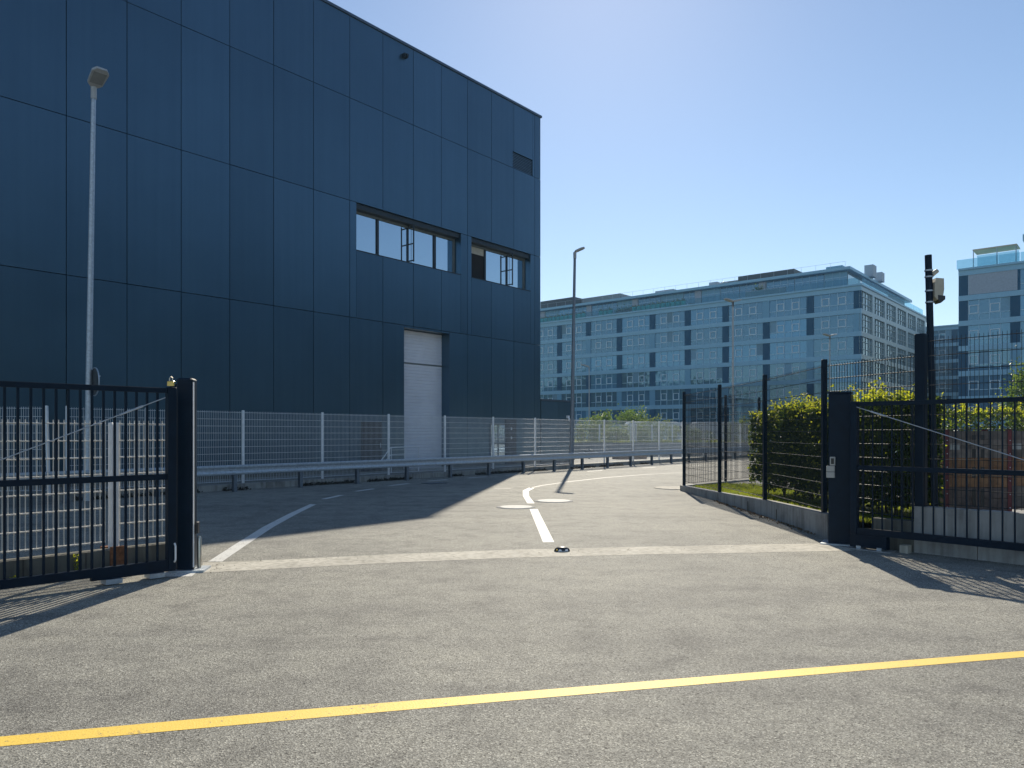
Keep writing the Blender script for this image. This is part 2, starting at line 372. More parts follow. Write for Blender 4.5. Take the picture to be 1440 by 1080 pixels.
lane('faint_dash', [(-.5,20.95),(-.02,20.95)], [(-.5,20.75),(-.02,20.75)], M['faint_line'], 'short faded line left of the bending centre stripe')
YU = [(-4.2,3.40),(-2.61,3.81),(-1.27,4.16),(0,4.46),(1.77,4.88),(3.64,5.31),(5.5,5.73)]
YL = [(-4.12,3.27),(-2.53,3.69),(-1.23,4.02),(0,4.325),(1.74,4.74),(3.55,5.165),(5.46,5.59)]
lane('yellow_line', YU, YL, M['yellow_line'], 'yellow painted line crossing the whole foreground asphalt')
lane('gate_stop_marking', [(-3.98,8.30),(-3.52,8.38)], [(-3.92,8.04),(-3.46,8.06)], M['white_line'], 'white painted patch under the left gate post')
BU = [(-3.70,8.93),(-2.77,9.15),(-1.46,9.57),(0,9.92),(1.74,10.17),(3.36,10.37),(4.5,10.5)]
BL = [(-3.44,8.28),(-2.61,8.55),(-1.36,8.94),(0,9.27),(1.63,9.52),(3.13,9.66),(4.5,9.85)]
tag(MB().quadstrip(BU, BL, .0015).build('concrete_band', M['band']), kind='structure')
for loc, lab, r in (((.08,15.62),'pale round cover left of the gap in the centre line',.36),((.95,17.05),'pale round cover right of the bending centre stripe',.40)):
    t = thing('manhole_cover', lab, 'manhole cover', (*loc,0), 0, 'pale manhole covers')
    MB().lathe([(r+.05,0),(r+.05,.004),(r,.0041)],48).build('ring', M['concrete'], t)
    MB().lathe([(r-.01,.003),(r-.01,.0085),(r-.05,.009)],48).build('lid', M['cover'], t)
t = thing('road_drain', 'dark flat drain cover in the shaded road before the shutter', 'drain', (-2.4,23.0,0), R(40))
MB().box(-.32,.32,-.25,.25,.002,.008).build('frame', M['plastic_dark'], t)
for i in range(9): inst('bar', bpy.data.meshes.get('drain_bar') or MB().box(-.30,.30,-.012,.012,.008,.016).mesh('drain_bar', M['galv_dark']), t, (0,-.2+i*.05,0))
t = thing('gate_stop', 'black domed gate stop with white reflector on the concrete band', 'gate stop', (.655,9.78,.004), R(4))
prof = [(.105,0),(.105,.012),(.092,.035),(.06,.052),(.02,.058)]
mb = MB(); mb.lathe(prof, 20); mb.v = [(x*1.0,y*.62,z) for x,y,z in mb.v]; mb.build('dome', M['plastic_dark'], t)
MB().prism([(-.06,-.070,.006),(.075,-.062,.006),(.065,-.052,.030),(-.045,-.058,.030)],(0,.012,0)).build('reflector', M['white_post'], t)
MB().tube((-.073,-.05,.02),(-.073,-.040,.025),.012,.012,8).build('yellow_dot', M['yellow_line'], t)
# thin concrete ring at the fence corner
tag(MB().lathe([(.62,.001),(.62,.012),(.56,.014)],30).build('post_footing', M['band'], loc=(4.62,21.0,0)), 'pale round concrete patch beside the dark corner fence post', 'footing')

# ------------------------------------------------------------------ navy warehouse
AZ = R(39.6); dx, dy = math.sin(AZ), math.cos(AZ)
CORNER = (1.476, 38.75, 0); FRZ = math.atan2(-dy, -dx)      # local x: along facade towards the camera, local y: outwards
FO = Vector((dy, -dx))
def fpt(t, off): return (CORNER[0]-dx*t+dy*off, CORNER[1]-dy*t-dx*off)
wh = thing('warehouse', 'tall navy blue metal-panel warehouse with ribbon windows and a pale shutter', 'building', CORNER, FRZ)
ZR = [.30, 6.10, 10.68, 14.70, 17.92]
W1 = (5.98, 11.97, 8.80, 10.68); W2 = (.83, 5.27, 8.80, 10.68); DR = (6.72, 9.45, 0, 6.0); VT = (.66, 2.26, 14.70, 15.52); D2 = (10.7,11.75,0,1.95)
OPEN = [W1, W2, DR, VT]
def subtract(rects, o):
    out = []
    for (a0,a1,b0,b1) in rects:
        x0,x1,z0,z1 = o
        if x1 <= a0+1e-4 or x0 >= a1-1e-4 or z1 <= b0+1e-4 or z0 >= b1-1e-4: out.append((a0,a1,b0,b1)); continue
        if x0 > a0: out.append((a0,x0,b0,b1))
        if x1 < a1: out.append((x1,a1,b0,b1))
        m0, m1 = max(a0,x0), min(a1,x1)
        if z0 > b0: out.append((m0,m1,b0,z0))
        if z1 < b1: out.append((m0,m1,z1,b1))
    return out
tj = [0] + [.48+1.688*k for k in range(22)]
TE = tj[-1]
g_ = .011
for i in range(len(tj)-1):
    for k in range(4):
        rs = [(tj[i], tj[i+1], ZR[k], ZR[k+1])]
        for o in OPEN: rs = subtract(rs, o)
        for (a0,a1,b0,b1) in rs:
            ia = a0 if any(abs(a0-o[1])<1e-4 and b0 < o[3] and b1 > o[2] for o in OPEN) else a0+g_
            ib = a1 if any(abs(a1-o[0])<1e-4 and b0 < o[3] and b1 > o[2] for o in OPEN) else a1-g_
            if i == 0 and a0 == 0: ia = 0
            if ib-ia < .03: continue
            yj = random.uniform(-.004,.002)
            MB().box(ia, ib, -.60, yj, b0+g_, b1-g_).build('facade_panel', M['panel'], wh)
# core behind the panels, set back behind the openings
mb = MB(); mb.box(.02, TE, -32, -.62, .0, 17.85)
mb.build('core', M['panel_core'], wh)
for k in range(4):                                             # gable end, facing away from the camera
    for j in range(18):
        MB().box(-.05, .015, -.62-1.75*j-1.74, -.62-1.75*j, ZR[k]+g_, ZR[k+1]-g_).build('gable_panel', M['panel'], wh)
mb = MB()
for (a0,a1,b0,b1) in [(0,6.72,0,.3),(9.45,TE,0,.3)]: mb.box(a0,a1,-.6,-.03,0,.298)
mb.build('plinth', M['concrete_dark'], wh)
MB().box(-.08, TE, -.45, .05, 17.92, 18.02).build('coping', M['coping'], wh)
MB().box(-.08, TE, -32, -.47, 17.86, 17.98).build('roof_deck', M['of_roof'], wh)
# ribbon windows
def window(o, panes, label=None):
    x0,x1,z0,z1 = o; f = -.40
    win = MB(); win.box(x0,x1,f-.12,f-.06,z0+.002,z1-.002)
    win = win.build('window', M['room'], wh)
    MB().box(x0+.002,x1-.002,f-.058,f+.30,z1-.20,z1-.004).build('blind_box', M['frame_dark'], win)
    fr = MB()
    fr.box(x0+.002,x0+.09,f-.058,f+.02,z0+.004,z1-.204); fr.box(x1-.09,x1-.002,f-.058,f+.02,z0+.004,z1-.204)
    fr.box(x0+.092,x1-.092,f-.058,f+.015,z0+.004,z0+.08); fr.box(x0+.092,x1-.092,f-.058,f+.015,z1-.29,z1-.206)
    fr.build('frame', M['frame_grey'], win)
    for a0,a1,kind in panes:
        if kind == 'glass': MB().box(a0,a1,f-.05,f-.03,z0+.082,z1-.292).build('pane', M['win'], win)
        if kind == 'mull': MB().box(a0,a1,f-.056,f+.025,z0+.082,z1-.292).build('mullion', M['frame_dark'], win)
        if kind == 'open':
            MB().box(a0,a1,f-.05,f-.03,z0+.082,z1-.292).build('open_pane', M['room'], win)
            MB().box(a0,a1-.1,f-.029,f-.020,z1-.62,z1-.30).build('roller_blind', M['beige'], win)
        if kind == 'sash':
            s_ = MB(); 
            for yy in (f-.02, f+.33): s_.box(a0+.18,a0+.225,yy,yy+.045,z0+.09,z1-.21)
            for zz in (z0+.12, (z0+z1)/2-.1, z1-.33): s_.box(a0+.185,a0+.22,f+.026,f+.329,zz,zz+.05)
            s_.build('open_sash', M['frame_dark'], win)
            MB().box(a0,a1,f-.054,f-.034,z0+.082,z1-.292).build('pane', M['win'], win)
    MB().box(x0+.002,x1-.002,f+.022,.02,z0-.03,z0+.003).build('sill', M['frame_dark'], win)
window(W1, [(10.62,11.87,'glass'),(10.50,10.60,'mull'),(9.22,10.48,'glass'),(8.66,9.20,'sash'),(7.34,8.64,'glass'),(7.20,7.32,'mull'),(6.08,7.18,'glass')])
window(W2, [(3.95,5.17,'open'),(3.83,3.93,'mull'),(2.62,3.81,'glass'),(2.02,2.60,'sash'),(.93,2.0,'glass')])
# louvre vent
lv = MB().box(VT[0],VT[1],-.12,-.06,VT[2]+.012,VT[3]).build('louvre_vent', M['panel_core'], wh)
sl = MB().prism([(0,0,.062),(0,.012,.066),(0,.034,.012),(0,.022,0)],(1.6,0,0)).mesh('slat', M['panel'])
for i in range(10): inst('slat', sl, lv, (VT[0],-.055,VT[2]+.018+i*.079))
# roller shutter
sh = MB()
def ridges(z0, z1, n):
    m_ = MB(); h = (z1-z0)/n; x0,x1 = DR[0]+.004, DR[1]-.004; v = []; f = []
    for i in range(n):
        z = z0+i*h
        for zz, y in ((z,-.515),(z+h*.12,-.495),(z+h*.88,-.495),(z+h*.999,-.515)): v += [(x0,y,zz),(x1,y,zz)]
    for i in range(len(v)//2-1): f.append((2*i+1,2*i,2*i+2,2*i+3))
    m_.add(v, f); return m_
shp = MB().box(DR[0],DR[1],-.60,-.53,.02,6.0).build('shutter_door', M['shutter'], wh)
ridges(4.60,5.99,10).build('shutter_section', M['shutter'], shp)
ridges(.06,4.55,32).build('shutter_section', M['shutter'], shp)
MB().box(DR[0]+.003,DR[1]-.003,-.528,-.47,4.552,4.598).build('shutter_rail', M['frame_grey'], shp)
MB().box(DR[0]+.003,DR[1]-.003,-.60,.3,-.01,.03).build('door_step', M['concrete'], shp)
# glazed side door, dark service door, small fittings
gd = MB().box(2.9,3.98,.006,.05,.02,2.02).build('glazed_door', M['frame_grey'], wh)
for a0 in (2.96,3.49): MB().box(a0,a0+.43,.051,.058,.12,1.02).build('pane', M['win'], gd); MB().box(a0,a0+.43,.051,.058,1.10,1.94).build('pane', M['win'], gd)
sd_ = MB().box(2.05,2.86,.006,.07,.02,2.22).build('service_door', M['plastic_dark'], wh)
for z in (1.25,1.7): MB().box(2.42,2.50,.071,.10,z,z+.12).build('handle', M['white_post'], sd_)
dd = MB().box(D2[0],D2[1],.006,.045,.02,2.0).build('steel_door', M['plastic_dark'], wh)
MB().box(D2[0]+.08,D2[0]+.11,.046,.09,.95,1.15).build('handle', M['galv'], dd)
mb = MB(); mb.box(9.35,9.55,.004,.16,17.35,17.50); mb.box(9.40,9.50,.16,.24,17.38,17.46); mb.build('wall_floodlight', M['plastic_dark'], wh)
# low annex at the far end of the facade
an = MB().box(-3.05,-.06,-5,-.03,0,3.24).build('annex', M['panel_core'], wh)
for a0,a1 in ((-3.09,-1.55),(-1.53,-.06)): MB().box(a0,a1,-.028,.0,.05,3.22).build('facade_panel', M['panel'], an)
MB().box(-3.14,-.06,-5,.03,3.242,3.33).build('coping', M['coping'], an)
mb = MB(); mb.box(-2.45,-2.3,.002,.12,2.35,2.5); mb.tube((-2.38,.10,2.35),(-2.38,.22,2.22),.05,.06,10); mb.build('wall_lamp', M['white_post'], an)
rl = thing('roof_rail_light', 'small pale skylight edge catching sun above the warehouse roofline', 'skylight', fpt(4.6,-1.2)+(17.98,), FRZ)
MB().prism([(-.5,0,0),(.5,0,0),(.5,0,.14),(.2,0,.34),(-.5,0,.22)],(0,-.6,0)).build('cap', M['awning'], rl)
# galvanised stair railing by the dark door
sr = thing('stair_railing', 'low galvanised pipe railing beside the pale shutter', 'railing', fpt(10.4,1.2)+(0,), FRZ)
MB().path([(1.5,0,.30),(1.1,0,.72),(.85,0,.98),(-.7,0,1.0)],.022).build('handrail', M['white_post'], sr)
for x in (.8,.1,-.65): MB().tube((x,0,0),(x,0,.98),.02).build('post', M['white_post'], sr)
for q in (.28,.52): MB().path([(1.35,0,.3-q*.2),(.85,0,.98-q),(-.7,0,1.0-q)],.014).build('rail', M['white_post'], sr)

# ------------------------------------------------------------------ fences
def wires(mb, L, z0, z1, x0=0, dx_=.05, dz=.2, r=.003, prong=.03, double=True, y=0):
    n = max(1, int(round(L/dx_)))
    for i in range(n+1):
        x = x0+L*i/n; mb.tube((x,y,z0),(x,y,z1+prong),r,r,4,False,False)
    m_ = int((z1-z0)/dz+.5)
    for k in range(m_+1):
        z = z0+.015+(z1-z0-.02)*k/m_
        for yy in ((-r*2.4, r*2.4) if double else (0,)): mb.tube((x0,y+yy,z),(x0+L,y+yy,z),r*1.25,r*1.25,6,False,True)
    return mb
# long white fence parallel to the warehouse
fx, fy = fpt(0, 4.70)
wf = thing('mesh_fence', 'long white wire mesh fence with white posts in front of the warehouse', 'fence', (fx,fy,0), FRZ)
step = 2.625; T0 = 24.1
tp = [T0-step*.0-0] 
posts = [24.08] + [19.66+2.62 - step*k for k in range(0,17)]
pm_w = MB().cbox(-.035,.035,-.03,.03,.12,2.18,.012).mesh('post', M['white_post'])
for t_ in posts: inst('post', pm_w, wf, (t_,.02,0))
for a0,a1 in zip(posts[1:], posts[:-1]):
    wires(MB(), a1-a0-.10, .22, 2.12, a0+.05, r=.0044).build('mesh_panel', M['white_wire'], wf)
kb = tag(MB().box(posts[-1]-.5, 24.3, -.13, .12, 0, .17).build('fence_kerb', M['concrete'], loc=(fx,fy,0), rz=FRZ), 'long low concrete kerb under the white mesh fence', 'kerb')
mk = MB().box(-.006,.006,.1201,.122,0,.168).mesh('joint', M['concrete_dark'])
for i in range(20): inst('joint', mk, kb, (23-i*2.0,0,0))
# run that turns left at the end
ex, ey = fpt(24.35, 4.55)
wf2 = thing('mesh_fence', 'white mesh fence section turning off left behind the dark gate', 'fence', (ex,ey,0), R(186))
inst('post', pm_w, wf2, (.05,0,0)); kids(wf2)[0].rotation_euler = (0, R(1.6), 0)
for i in range(3):
    wires(MB(), 2.45, .22, 2.12, .1+i*2.6, r=.0044).build('mesh_panel', M['white_wire'], wf2); inst('post', pm_w, wf2, (2.6+i*2.6,0,0))
# guard rail
gx, gy = fpt(0, 5.42)
gr = thing('guard_rail', 'long galvanised steel guard rail on short posts along the shaded road', 'guard rail', (gx,gy,0), FRZ)
prof = [(.0,.45),(.022,.465),(.026,.50),(.010,.555),(.010,.60),(.026,.655),(.022,.695),(.0,.71)]
def rail_seg(a0,a1):
    m_ = MB(); P = [(y,z) for y,z in prof]; Q = [(y-.006,z) for y,z in reversed(prof)]
    m_.prism([(a0,y,z) for y,z in P+Q], (a1-a0,0,0)); return m_
segs = [28.9,24.9,20.9,16.9,12.9,8.9,4.9,.9,-3.1,-7.1,-11.1,-15.1]
for a1,a0 in zip(segs[:-1],segs[1:]): 
    b_ = rail_seg(a0+.004,a1-.004).build('rail_beam', M['galv'], gr)
bm = MB()
pm_g = MB(); pm_g.box(-.05,.05,-.115,-.108,0,.70); pm_g.box(-.05,-.044,-.108,-.02,0,.70); pm_g.box(-.05,.05,-.02,-.012,.0,.66); pm_g = pm_g.mesh('post', M['galv_dark'])
bolt = MB().lathe([(.018,0),(.018,.008),(.006,.014)],8).mesh('bolt', M['galv'])
k = 0; t_ = 28.4
while t_ > -14.5:
    inst('post', pm_g, gr, (t_,0,0))
    for s_ in (-.14,.14):
        o = inst('bolt', bolt, gr, (t_+s_,.012,.578)); o.rotation_euler = (R(-90),0,0)
    t_ -= 2.03
# dry leaves and dirt along the kerb foot
def leaf_mesh(pts, mat, name, size=(.03,.05), up=None, aspect=.55, fold=.25, droop=None):
    v = []; f = []
    for p in pts:
        P = Vector(p[:3]); L = random.uniform(*size); W = L*aspect
        if up is None:
            d = Vector((random.gauss(0,1),random.gauss(0,1),random.gauss(0,1))).normalized()
        else:
            d = (Vector(up)*1.0 + Vector((random.gauss(0,1),random.gauss(0,1),random.gauss(0,1)))*.55).normalized()
        s_ = d.orthogonal().normalized(); s_.rotate(Matrix.Rotation(random.uniform(0,6.28),3,d)); n_ = d.cross(s_)
        o = len(v)
        v += [P-d*L*.5, P+s_*W*.5+n_*W*fold, P+d*L*.5, P-s_*W*.5+n_*W*fold]
        f += [(o,o+1,o+2),(o,o+2,o+3)]
    me = bpy.data.meshes.new(name); me.from_pydata([tuple(q) for q in v],[],f); me.materials.append(mat); me.update()
    return me
def leafobj(pts, mat, name, parent=None, **k):
    o = bpy.data.objects.new(name, leaf_mesh(pts, mat, name, **k)); col.objects.link(o); o.parent = parent; return o
P = []
for i in range(5200):
    t_ = random.uniform(-3,24); q = fpt(t_, 4.84+abs(random.gauss(0,.10)))
    if math.sin(t_*2.3)+math.sin(t_*5.1)+math.sin(t_*.9) > -.3: P.append((q[0],q[1],.01+random.random()**2*.07))
tag(leafobj(P, M['dirt'], 'leaf_litter', size=(.04,.10)), 'dry leaf litter and dirt along the foot of the fence kerb', 'leaf litter', kind='stuff')

# ------------------------------------------------------------------ street lamps
def lamp_head(mb_h, mb_l):
    # flat LED head, local x forward
    out = [(0,-.06),(.10,-.15),(.46,-.17),(.56,-.10),(.56,.10),(.46,.17),(.10,.15),(0,.06)]
    mb_h.prism([(x,y,.02) for x,y in out],(0,0,.055)); mb_h.prism([(x*.72+.04,y*.7,.075) for x,y in out],(0,0,.03))
    mb_l.box(.14,.46,-.125,.125,.008,.0195); 
def street_lamp(label, loc, h, head_rz, tilt, r0=.075, r1=.045, lean=(0,0), heads=1, mat='galv', scale=1.0, group='street lamps', arm=.15):
    t = thing('street_lamp', label, 'street lamp', loc, 0, group)
    MB().tube((0,0,0),(0,0,1.0),r0*1.25,r0*1.2,14).build('base', M[mat], t)
    MB().tube((0,0,1.0),(lean[0],lean[1],h),r0,r1,14).build('pole', M[mat], t)
    for i in range(heads):
        rz = head_rz + i*math.pi
        b1, b2 = MB(), MB(); lamp_head(b1,b2)
        a_ = MB(); a_.tube((0,0,-.25),(0,0,.04),r1*1.25,r1*1.25,12); a_.tube((0,0,.0),(arm,0,.03),.035,.035,10)
        x = inst('lamp_head', b1.mesh('lamp_head', M['lamp_grey']), t, (lean[0],lean[1],h+.02)); x.rotation_euler = (0,-tilt,rz); x.scale = (scale,)*3
        inst('lens', b2.mesh('lens', M['lens']), x)
        MB().tube((lean[0],lean[1],h-.22),(lean[0],lean[1],h+.05),r1*1.3,r1*1.3,12).build('spigot', M['lamp_grey'], t)
    return t
l1 = street_lamp('tall galvanised street lamp rising before the warehouse at far left', (-9.72,17.1,0), 9.42, R(-42), R(24), .075, .05, (.14,0), scale=1.05)
sg = thing('road_sign', 'round road sign seen edge-on from behind on the left lamp post', 'sign', (-9.50,17.0,2.72), R(-45))
mb = MB(); mb.tube((0,-.012,0),(0,.012,0),.31,.31,28); mb.build('disc', M['plastic_dark'], sg)
mb = MB()
for i in range(28):
    a0,a1 = 2*math.pi*i/28, 2*math.pi*(i+1)/28
    mb.tube((.315*math.cos(a0),.0,.315*math.sin(a0)),(.315*math.cos(a1),.0,.315*math.sin(a1)),.016,.016,6)
mb.build('rim', M['galv'], sg)
mb = MB(); mb.box(-.14,.28,.013,.04,.10,.13); mb.box(-.14,.28,.013,.04,-.13,-.10); mb.build('bracket', M['galv'], sg)
street_lamp('grey street lamp standing at the guard rail right of the warehouse corner', (2.60,32.55,0), 9.38, R(-12), R(22), .085, .055, (.14,0), mat='galv_dark', scale=.85)
street_lamp('twin-arm street lamp in front of the middle of the office block', (13.4,45.3,0), 9.45, R(20), R(14), .07, .05, heads=2, mat='lamp_grey', scale=1.1)
street_lamp('distant twin-arm street lamp near the office block corner', (26.6,62.5,0), 9.6, R(15), R(14), .07, .05, heads=2, mat='lamp_grey', scale=1.2)
street_lamp('distant single street lamp just right of the tall grey one', (9.3,90,0), 9.4, R(180), R(18), .08, .05, mat='lamp_grey', scale=1.9)
street_lamp('distant hooked street lamp before the office block side face', (39,78,0), 9.3, R(0), R(12), .07, .05, mat='lamp_grey', scale=1.2)

# ------------------------------------------------------------------ left gate, its post, near white fence
GX = Vector((-.6816,-.7317)); GRZ = math.atan2(GX.y, GX.x)
def bar_gate(name, label, loc, rz, L, dxb, ztop, zmid, zbot, first, brace, stile_x, bw):
    t = thing(name, label, 'gate', loc, rz)
    MB().cbox(stile_x+.09,L,-.025,.025,ztop-.055,ztop,.004).build('top_rail', M['black'], t)
    MB().box(stile_x+.09,L,-.025,.025,zmid-.03,zmid+.03).build('middle_rail', M['black'], t)
    MB().box(stile_x+.09,L,-.035,.035,zbot,zbot+.085).build('bottom_rail', M['black'], t)
    MB().cbox(stile_x,stile_x+.088,-.045,.045,zbot-.02,ztop+.01,.006).build('end_stile', M['black'], t)
    MB().box(L,L+.08,-.04,.04,zbot,ztop).build('end_stile', M['black'], t)
    bm_ = MB().box(-bw,bw,-bw,bw,zbot+.086,ztop-.056).mesh('bar', M['black'])
    x = first
    while x < L-.05:
        inst('bar', bm_, t, (x,0,0)); x += dxb
    b_ = MB().tube(brace[0],brace[1],.0055,.0055,8); q = Vector(brace[0]).lerp(Vector(brace[1]),.08); q2 = Vector(brace[0]).lerp(Vector(brace[1]),.16)
    b_.tube(q,q2,.011,.011,8); b_.build('brace_rod', M['galv'], t)
    return t
g1 = bar_gate('sliding_gate', 'dark vertical-bar gate leaf standing open at the left edge', (-3.72,8.05,0), GRZ, 4.6, .1066, 2.035, 1.08, .10, .0+.10, ((.03,.03,1.93),(2.9,.03,.72)), -.085, .0105)
for x in (.12,.55): MB().box(x-.08,x+.08,-.09,.06,.012,.06).build('roller', M['galv'], g1)
MB().box(-.08,.75,-.03,.03,.062,.099).build('roller_rail', M['black'], g1)
mb = MB(); mb.path([(-.06,.05,.16),(-.06,.075,.19),(-.06,.075,.33),(-.06,.05,.36)],.010,8); mb.build('pull_handle', M['white_post'], g1)
gp = thing('gate_post', 'tall square anthracite gate post with padlock at the left gate', 'gate post', (-3.665,8.42,0), R(8))
MB().cbox(-.085,.085,-.10,.10,0,2.165,.018).build('post', M['black'], gp)
MB().box(-.165,-.09,-.06,.06,.03,2.10).build('guide_channel', M['black'], gp)
MB().box(-.15,.22,-.16,.16,.0,.025).build('base_plate', M['galv'], gp)
MB().box(.0855,.094,-.085,-.06,.05,2.12).build('edge_highlight_strip', M['white_post'], gp)  # white strip added to paint in the post's bright sunlit edge
MB().cbox(.087,.125,-.04,.05,.42,.55,.01).build('sensor_box', M['plastic_dark'], gp)
MB().lathe([(.024,.025),(.024,.36),(.014,.38)],14,(.125,.03,0)).build('steel_bollard', M['chrome'], gp)
pk = thing('padlock', 'small brass padlock hanging at the top of the left gate post', 'padlock', (-3.70,8.10,2.06), R(-8))
MB().cbox(-.04,.04,-.015,.015,0,.055,.006).build('body', M['brass'], pk)
MB().path([(-.015,0,.05),(-.015,0,.085),(.005,0,.10),(.02,0,.085),(.02,0,.05)],.006,8).build('shackle', M['chrome'], pk)
NX = math.atan2(-.75,-.66)
nf = thing('mesh_fence', 'low weathered cream mesh fence on a concrete wall behind the left gate', 'fence', (-4.05,9.12,0), NX)
PXS = [-.1, .72, .79, 3.2]
pn = MB().cbox(-.022,.022,-.022,.022,.05,1.67,.006).mesh('post', M['white_post'])
for x in (.735,.80,3.3): inst('post', pn, nf, (x,0,0), R(53))
MB().box(.68,.86,-.145,-.05,.03,.25).build('rusty_bracket', M['rust'], nf)
MB().box(.68,.86,.131,.16,.03,.27).build('rusty_bracket', M['rust'], nf)
wires(MB(), .80, .30, 1.66, -.10, dx_=.052, r=.0058, prong=.035).build('mesh_panel', M['cream_wire'], nf)
wires(MB(), 2.36, .30, 1.66, .86, dx_=.052, r=.0058, prong=.035).build('mesh_panel', M['cream_wire'], nf)
cw = tag(MB().box(-.15,5,-.05,.13,0,.235).build('low_wall', M['concrete_dark'], loc=(-4.05,9.12,0), rz=NX), 'low stained concrete wall under the cream mesh fence', 'wall')
for x in (.45,1.1,1.7,2.4): MB().box(x,x+.008,.1301,.132,0,.234).build('joint', M['plastic_dark'], cw)
# weeds and litter at the wall foot
P = []
for i in range(420):
    s_ = random.uniform(-.1,2.6); o_ = random.uniform(.14,.42)
    P.append((-4.05-.66*s_+.75*o_, 9.12-.75*s_-.66*o_, .012+random.random()*.015))
tag(leafobj(P, M['litter'], 'leaf_litter', size=(.015,.05)), 'dry leaves scattered under the left gate', 'leaf litter', kind='stuff')
def weed(loc, h, n, label):
    P = [(random.gauss(0,.018),random.gauss(0,.018),random.uniform(.02,h)) for _ in range(n)]
    t = thing('weed', label, 'weed', loc, 0, 'weeds at the wall foot')
    leafobj(P, M['leaf_sprig_and_lit'], 'leaves', t, size=(.02,.045), up=(0,0,.6)); MB().tube((0,0,0),(.01,0,h),.003,.002,5).build('stem', M['leaf_tree'], t)
weed((-4.72,8.09,0), .24, 60, 'small green weed growing against the low wall behind the left gate')
weed((-5.08,7.62,0), .09, 40, 'tiny pale weed at the left gate foot near the picture edge')

# ------------------------------------------------------------------ right side: kerb, black fence, gate
def kerb_wall(name, pts, th, mat, label):
    A = []; 
    mb = MB()
    for (x0,y0,z0),(x1,y1,z1) in zip(pts[:-1],pts[1:]):
        d = Vector((x1-x0,y1-y0)).normalized(); nx, ny = -d.y*th/2, d.x*th/2
        v = [(x0+nx,y0+ny,0),(x1+nx,y1+ny,0),(x1-nx,y1-ny,0),(x0-nx,y0-ny,0),(x0+nx,y0+ny,z0),(x1+nx,y1+ny,z1),(x1-nx,y1-ny,z1),(x0-nx,y0-ny,z0)]
        mb.add(v, [(0,1,2,3),(7,6,5,4),(4,5,1,0),(5,6,2,1),(6,7,3,2),(7,4,0,3)])
    return tag(mb.build(name, mat), label, 'kerb')
kw = kerb_wall('fence_kerb', KERB, .16, M['concrete'], 'tapering concrete kerb wall under the black fence around the hedge')
for (x,y) in ((4.765,12.2),(4.80,13.3),(4.795,14.9),(4.745,17.6)):
    MB().box(x-.095,x-.082,y,y+.012,0,.19).build('joint', M['concrete_dark'], kw)
def black_run(label, pts, ztop, name='mesh_fence', extra=None, skip_last=False, skip_first=False, r=.0031, pw=.03, vis=1):
    t = thing(name, label, 'fence', (pts[0][0],pts[0][1],0), 0)
    for i,(x,y,z) in enumerate(pts):
        if (skip_last and i == len(pts)-1) or (skip_first and i == 0): continue
        MB().cbox(-pw,pw,-pw,pw,z-.08,ztop,.006).build('post', M['black'], t, (x-pts[0][0],y-pts[0][1],0))
    for (x0,y0,z0),(x1,y1,z1) in zip(pts[:-1],pts[1:]):
        d = Vector((x1-x0,y1-y0)); L = d.length
        wires(MB(), L-.08, max(z0,z1)+.04, ztop-.10, .04, r=r).build('mesh_panel', M['black_wire'], t, (x0-pts[0][0],y0-pts[0][1],0), math.atan2(d.y,d.x))
    return t
black_run('tall black mesh fence on the concrete kerb along the hedge', [(4.71,11.26,.35),(4.81,14.2,.28),(4.755,17.1,.2),(4.62,20.05,.14)], 2.66, pw=.036)
black_run('black mesh fence turning right behind the hedge along the road bend', [(4.62,20.05,.14),(6.25,21.85,.14),(7.68,23.22,.14),(10.1,24.8,.14),(12.5,26.4,.14)], 2.66, skip_first=True, pw=.034)
# gate post with key box
fp = thing('gate_post', 'wide square anthracite gate post with key pad at the right gate', 'gate post', (4.61,10.48,0), R(-29))
MB().cbox(-.145,.145,-.145,.145,0,2.10,.012).build('post', M['black'], fp)
MB().box(-.15,.15,-.15,.15,2.101,2.125).build('cap', M['black'], fp)
MB().box(-.24,.20,-.22,.20,0,.016).build('base_plate', M['galv'], fp)
kp = MB().cbox(-.12,-.05,-.18,-.147,1.10,1.22,.006).build('key_pad', M['plastic'], fp); MB().box(-.105,-.065,-.183,-.1805,1.12,1.20).build('screen', M['plastic_dark'], kp)
for z in (.93,1.015): MB().cbox(-.165,-.055,-.185,-.147,z,z+.078,.006).build('switch_box', M['plastic'], fp)
mb = MB(); mb.path([(.148,-.12,.22),(.165,-.15,.26),(.165,-.15,.36),(.148,-.12,.40)],.008,8); mb.build('pull_handle', M['white_post'], fp)
G2 = math.atan2(-.77,.638)
g2 = bar_gate('sliding_gate', 'dark vertical-bar gate leaf beside the hedge and timber crates', (4.60,10.05,0), G2, 5.2, .125, 1.965, 1.09, .20, .125, ((.05,-.035,1.90),(2.45,-.035,1.08)), -.03, .008)
MB().box(-.03,.45,-.05,.05,.03,.198).build('drive_box', M['black'], g2)
for x in (.06,.33): MB().box(x,x+.06,-.06,.06,.006,.05).build('roller', M['galv'], g2)
MB().box(-.1,.5,-.1,.14,.0,.010).build('foot_plate', M['concrete'], g2)
MB().box(.56,.66,.08,.20,.0,.10).build('stop_block', M['band'], g2)
def gpt(x, y): return (4.60+.638*x+.77*y, 10.05-.77*x+.638*y)
wl_ = thing('yard_wall', 'grey concrete wall behind the right gate stepping up to the right', 'wall', (4.60,10.05,0), G2)
MB().box(.12,.668,.26,.42,0,.40).build('low_block', M['concrete_dark'], wl_)
x = .67
for i in range(8):
    L = 1.12 if i else .74
    MB().box(x,x+L-.008,.25,.43,0,.60+.004*(i%2)).build('block', M['concrete'], wl_); x += L
q0 = gpt(.72,.34); q1 = gpt(3.3,.34); q2 = gpt(5.8,.34)
yf = thing('mesh_fence', 'tall black mesh fence on the yard wall above the right gate', 'fence', (*q0,0), G2)
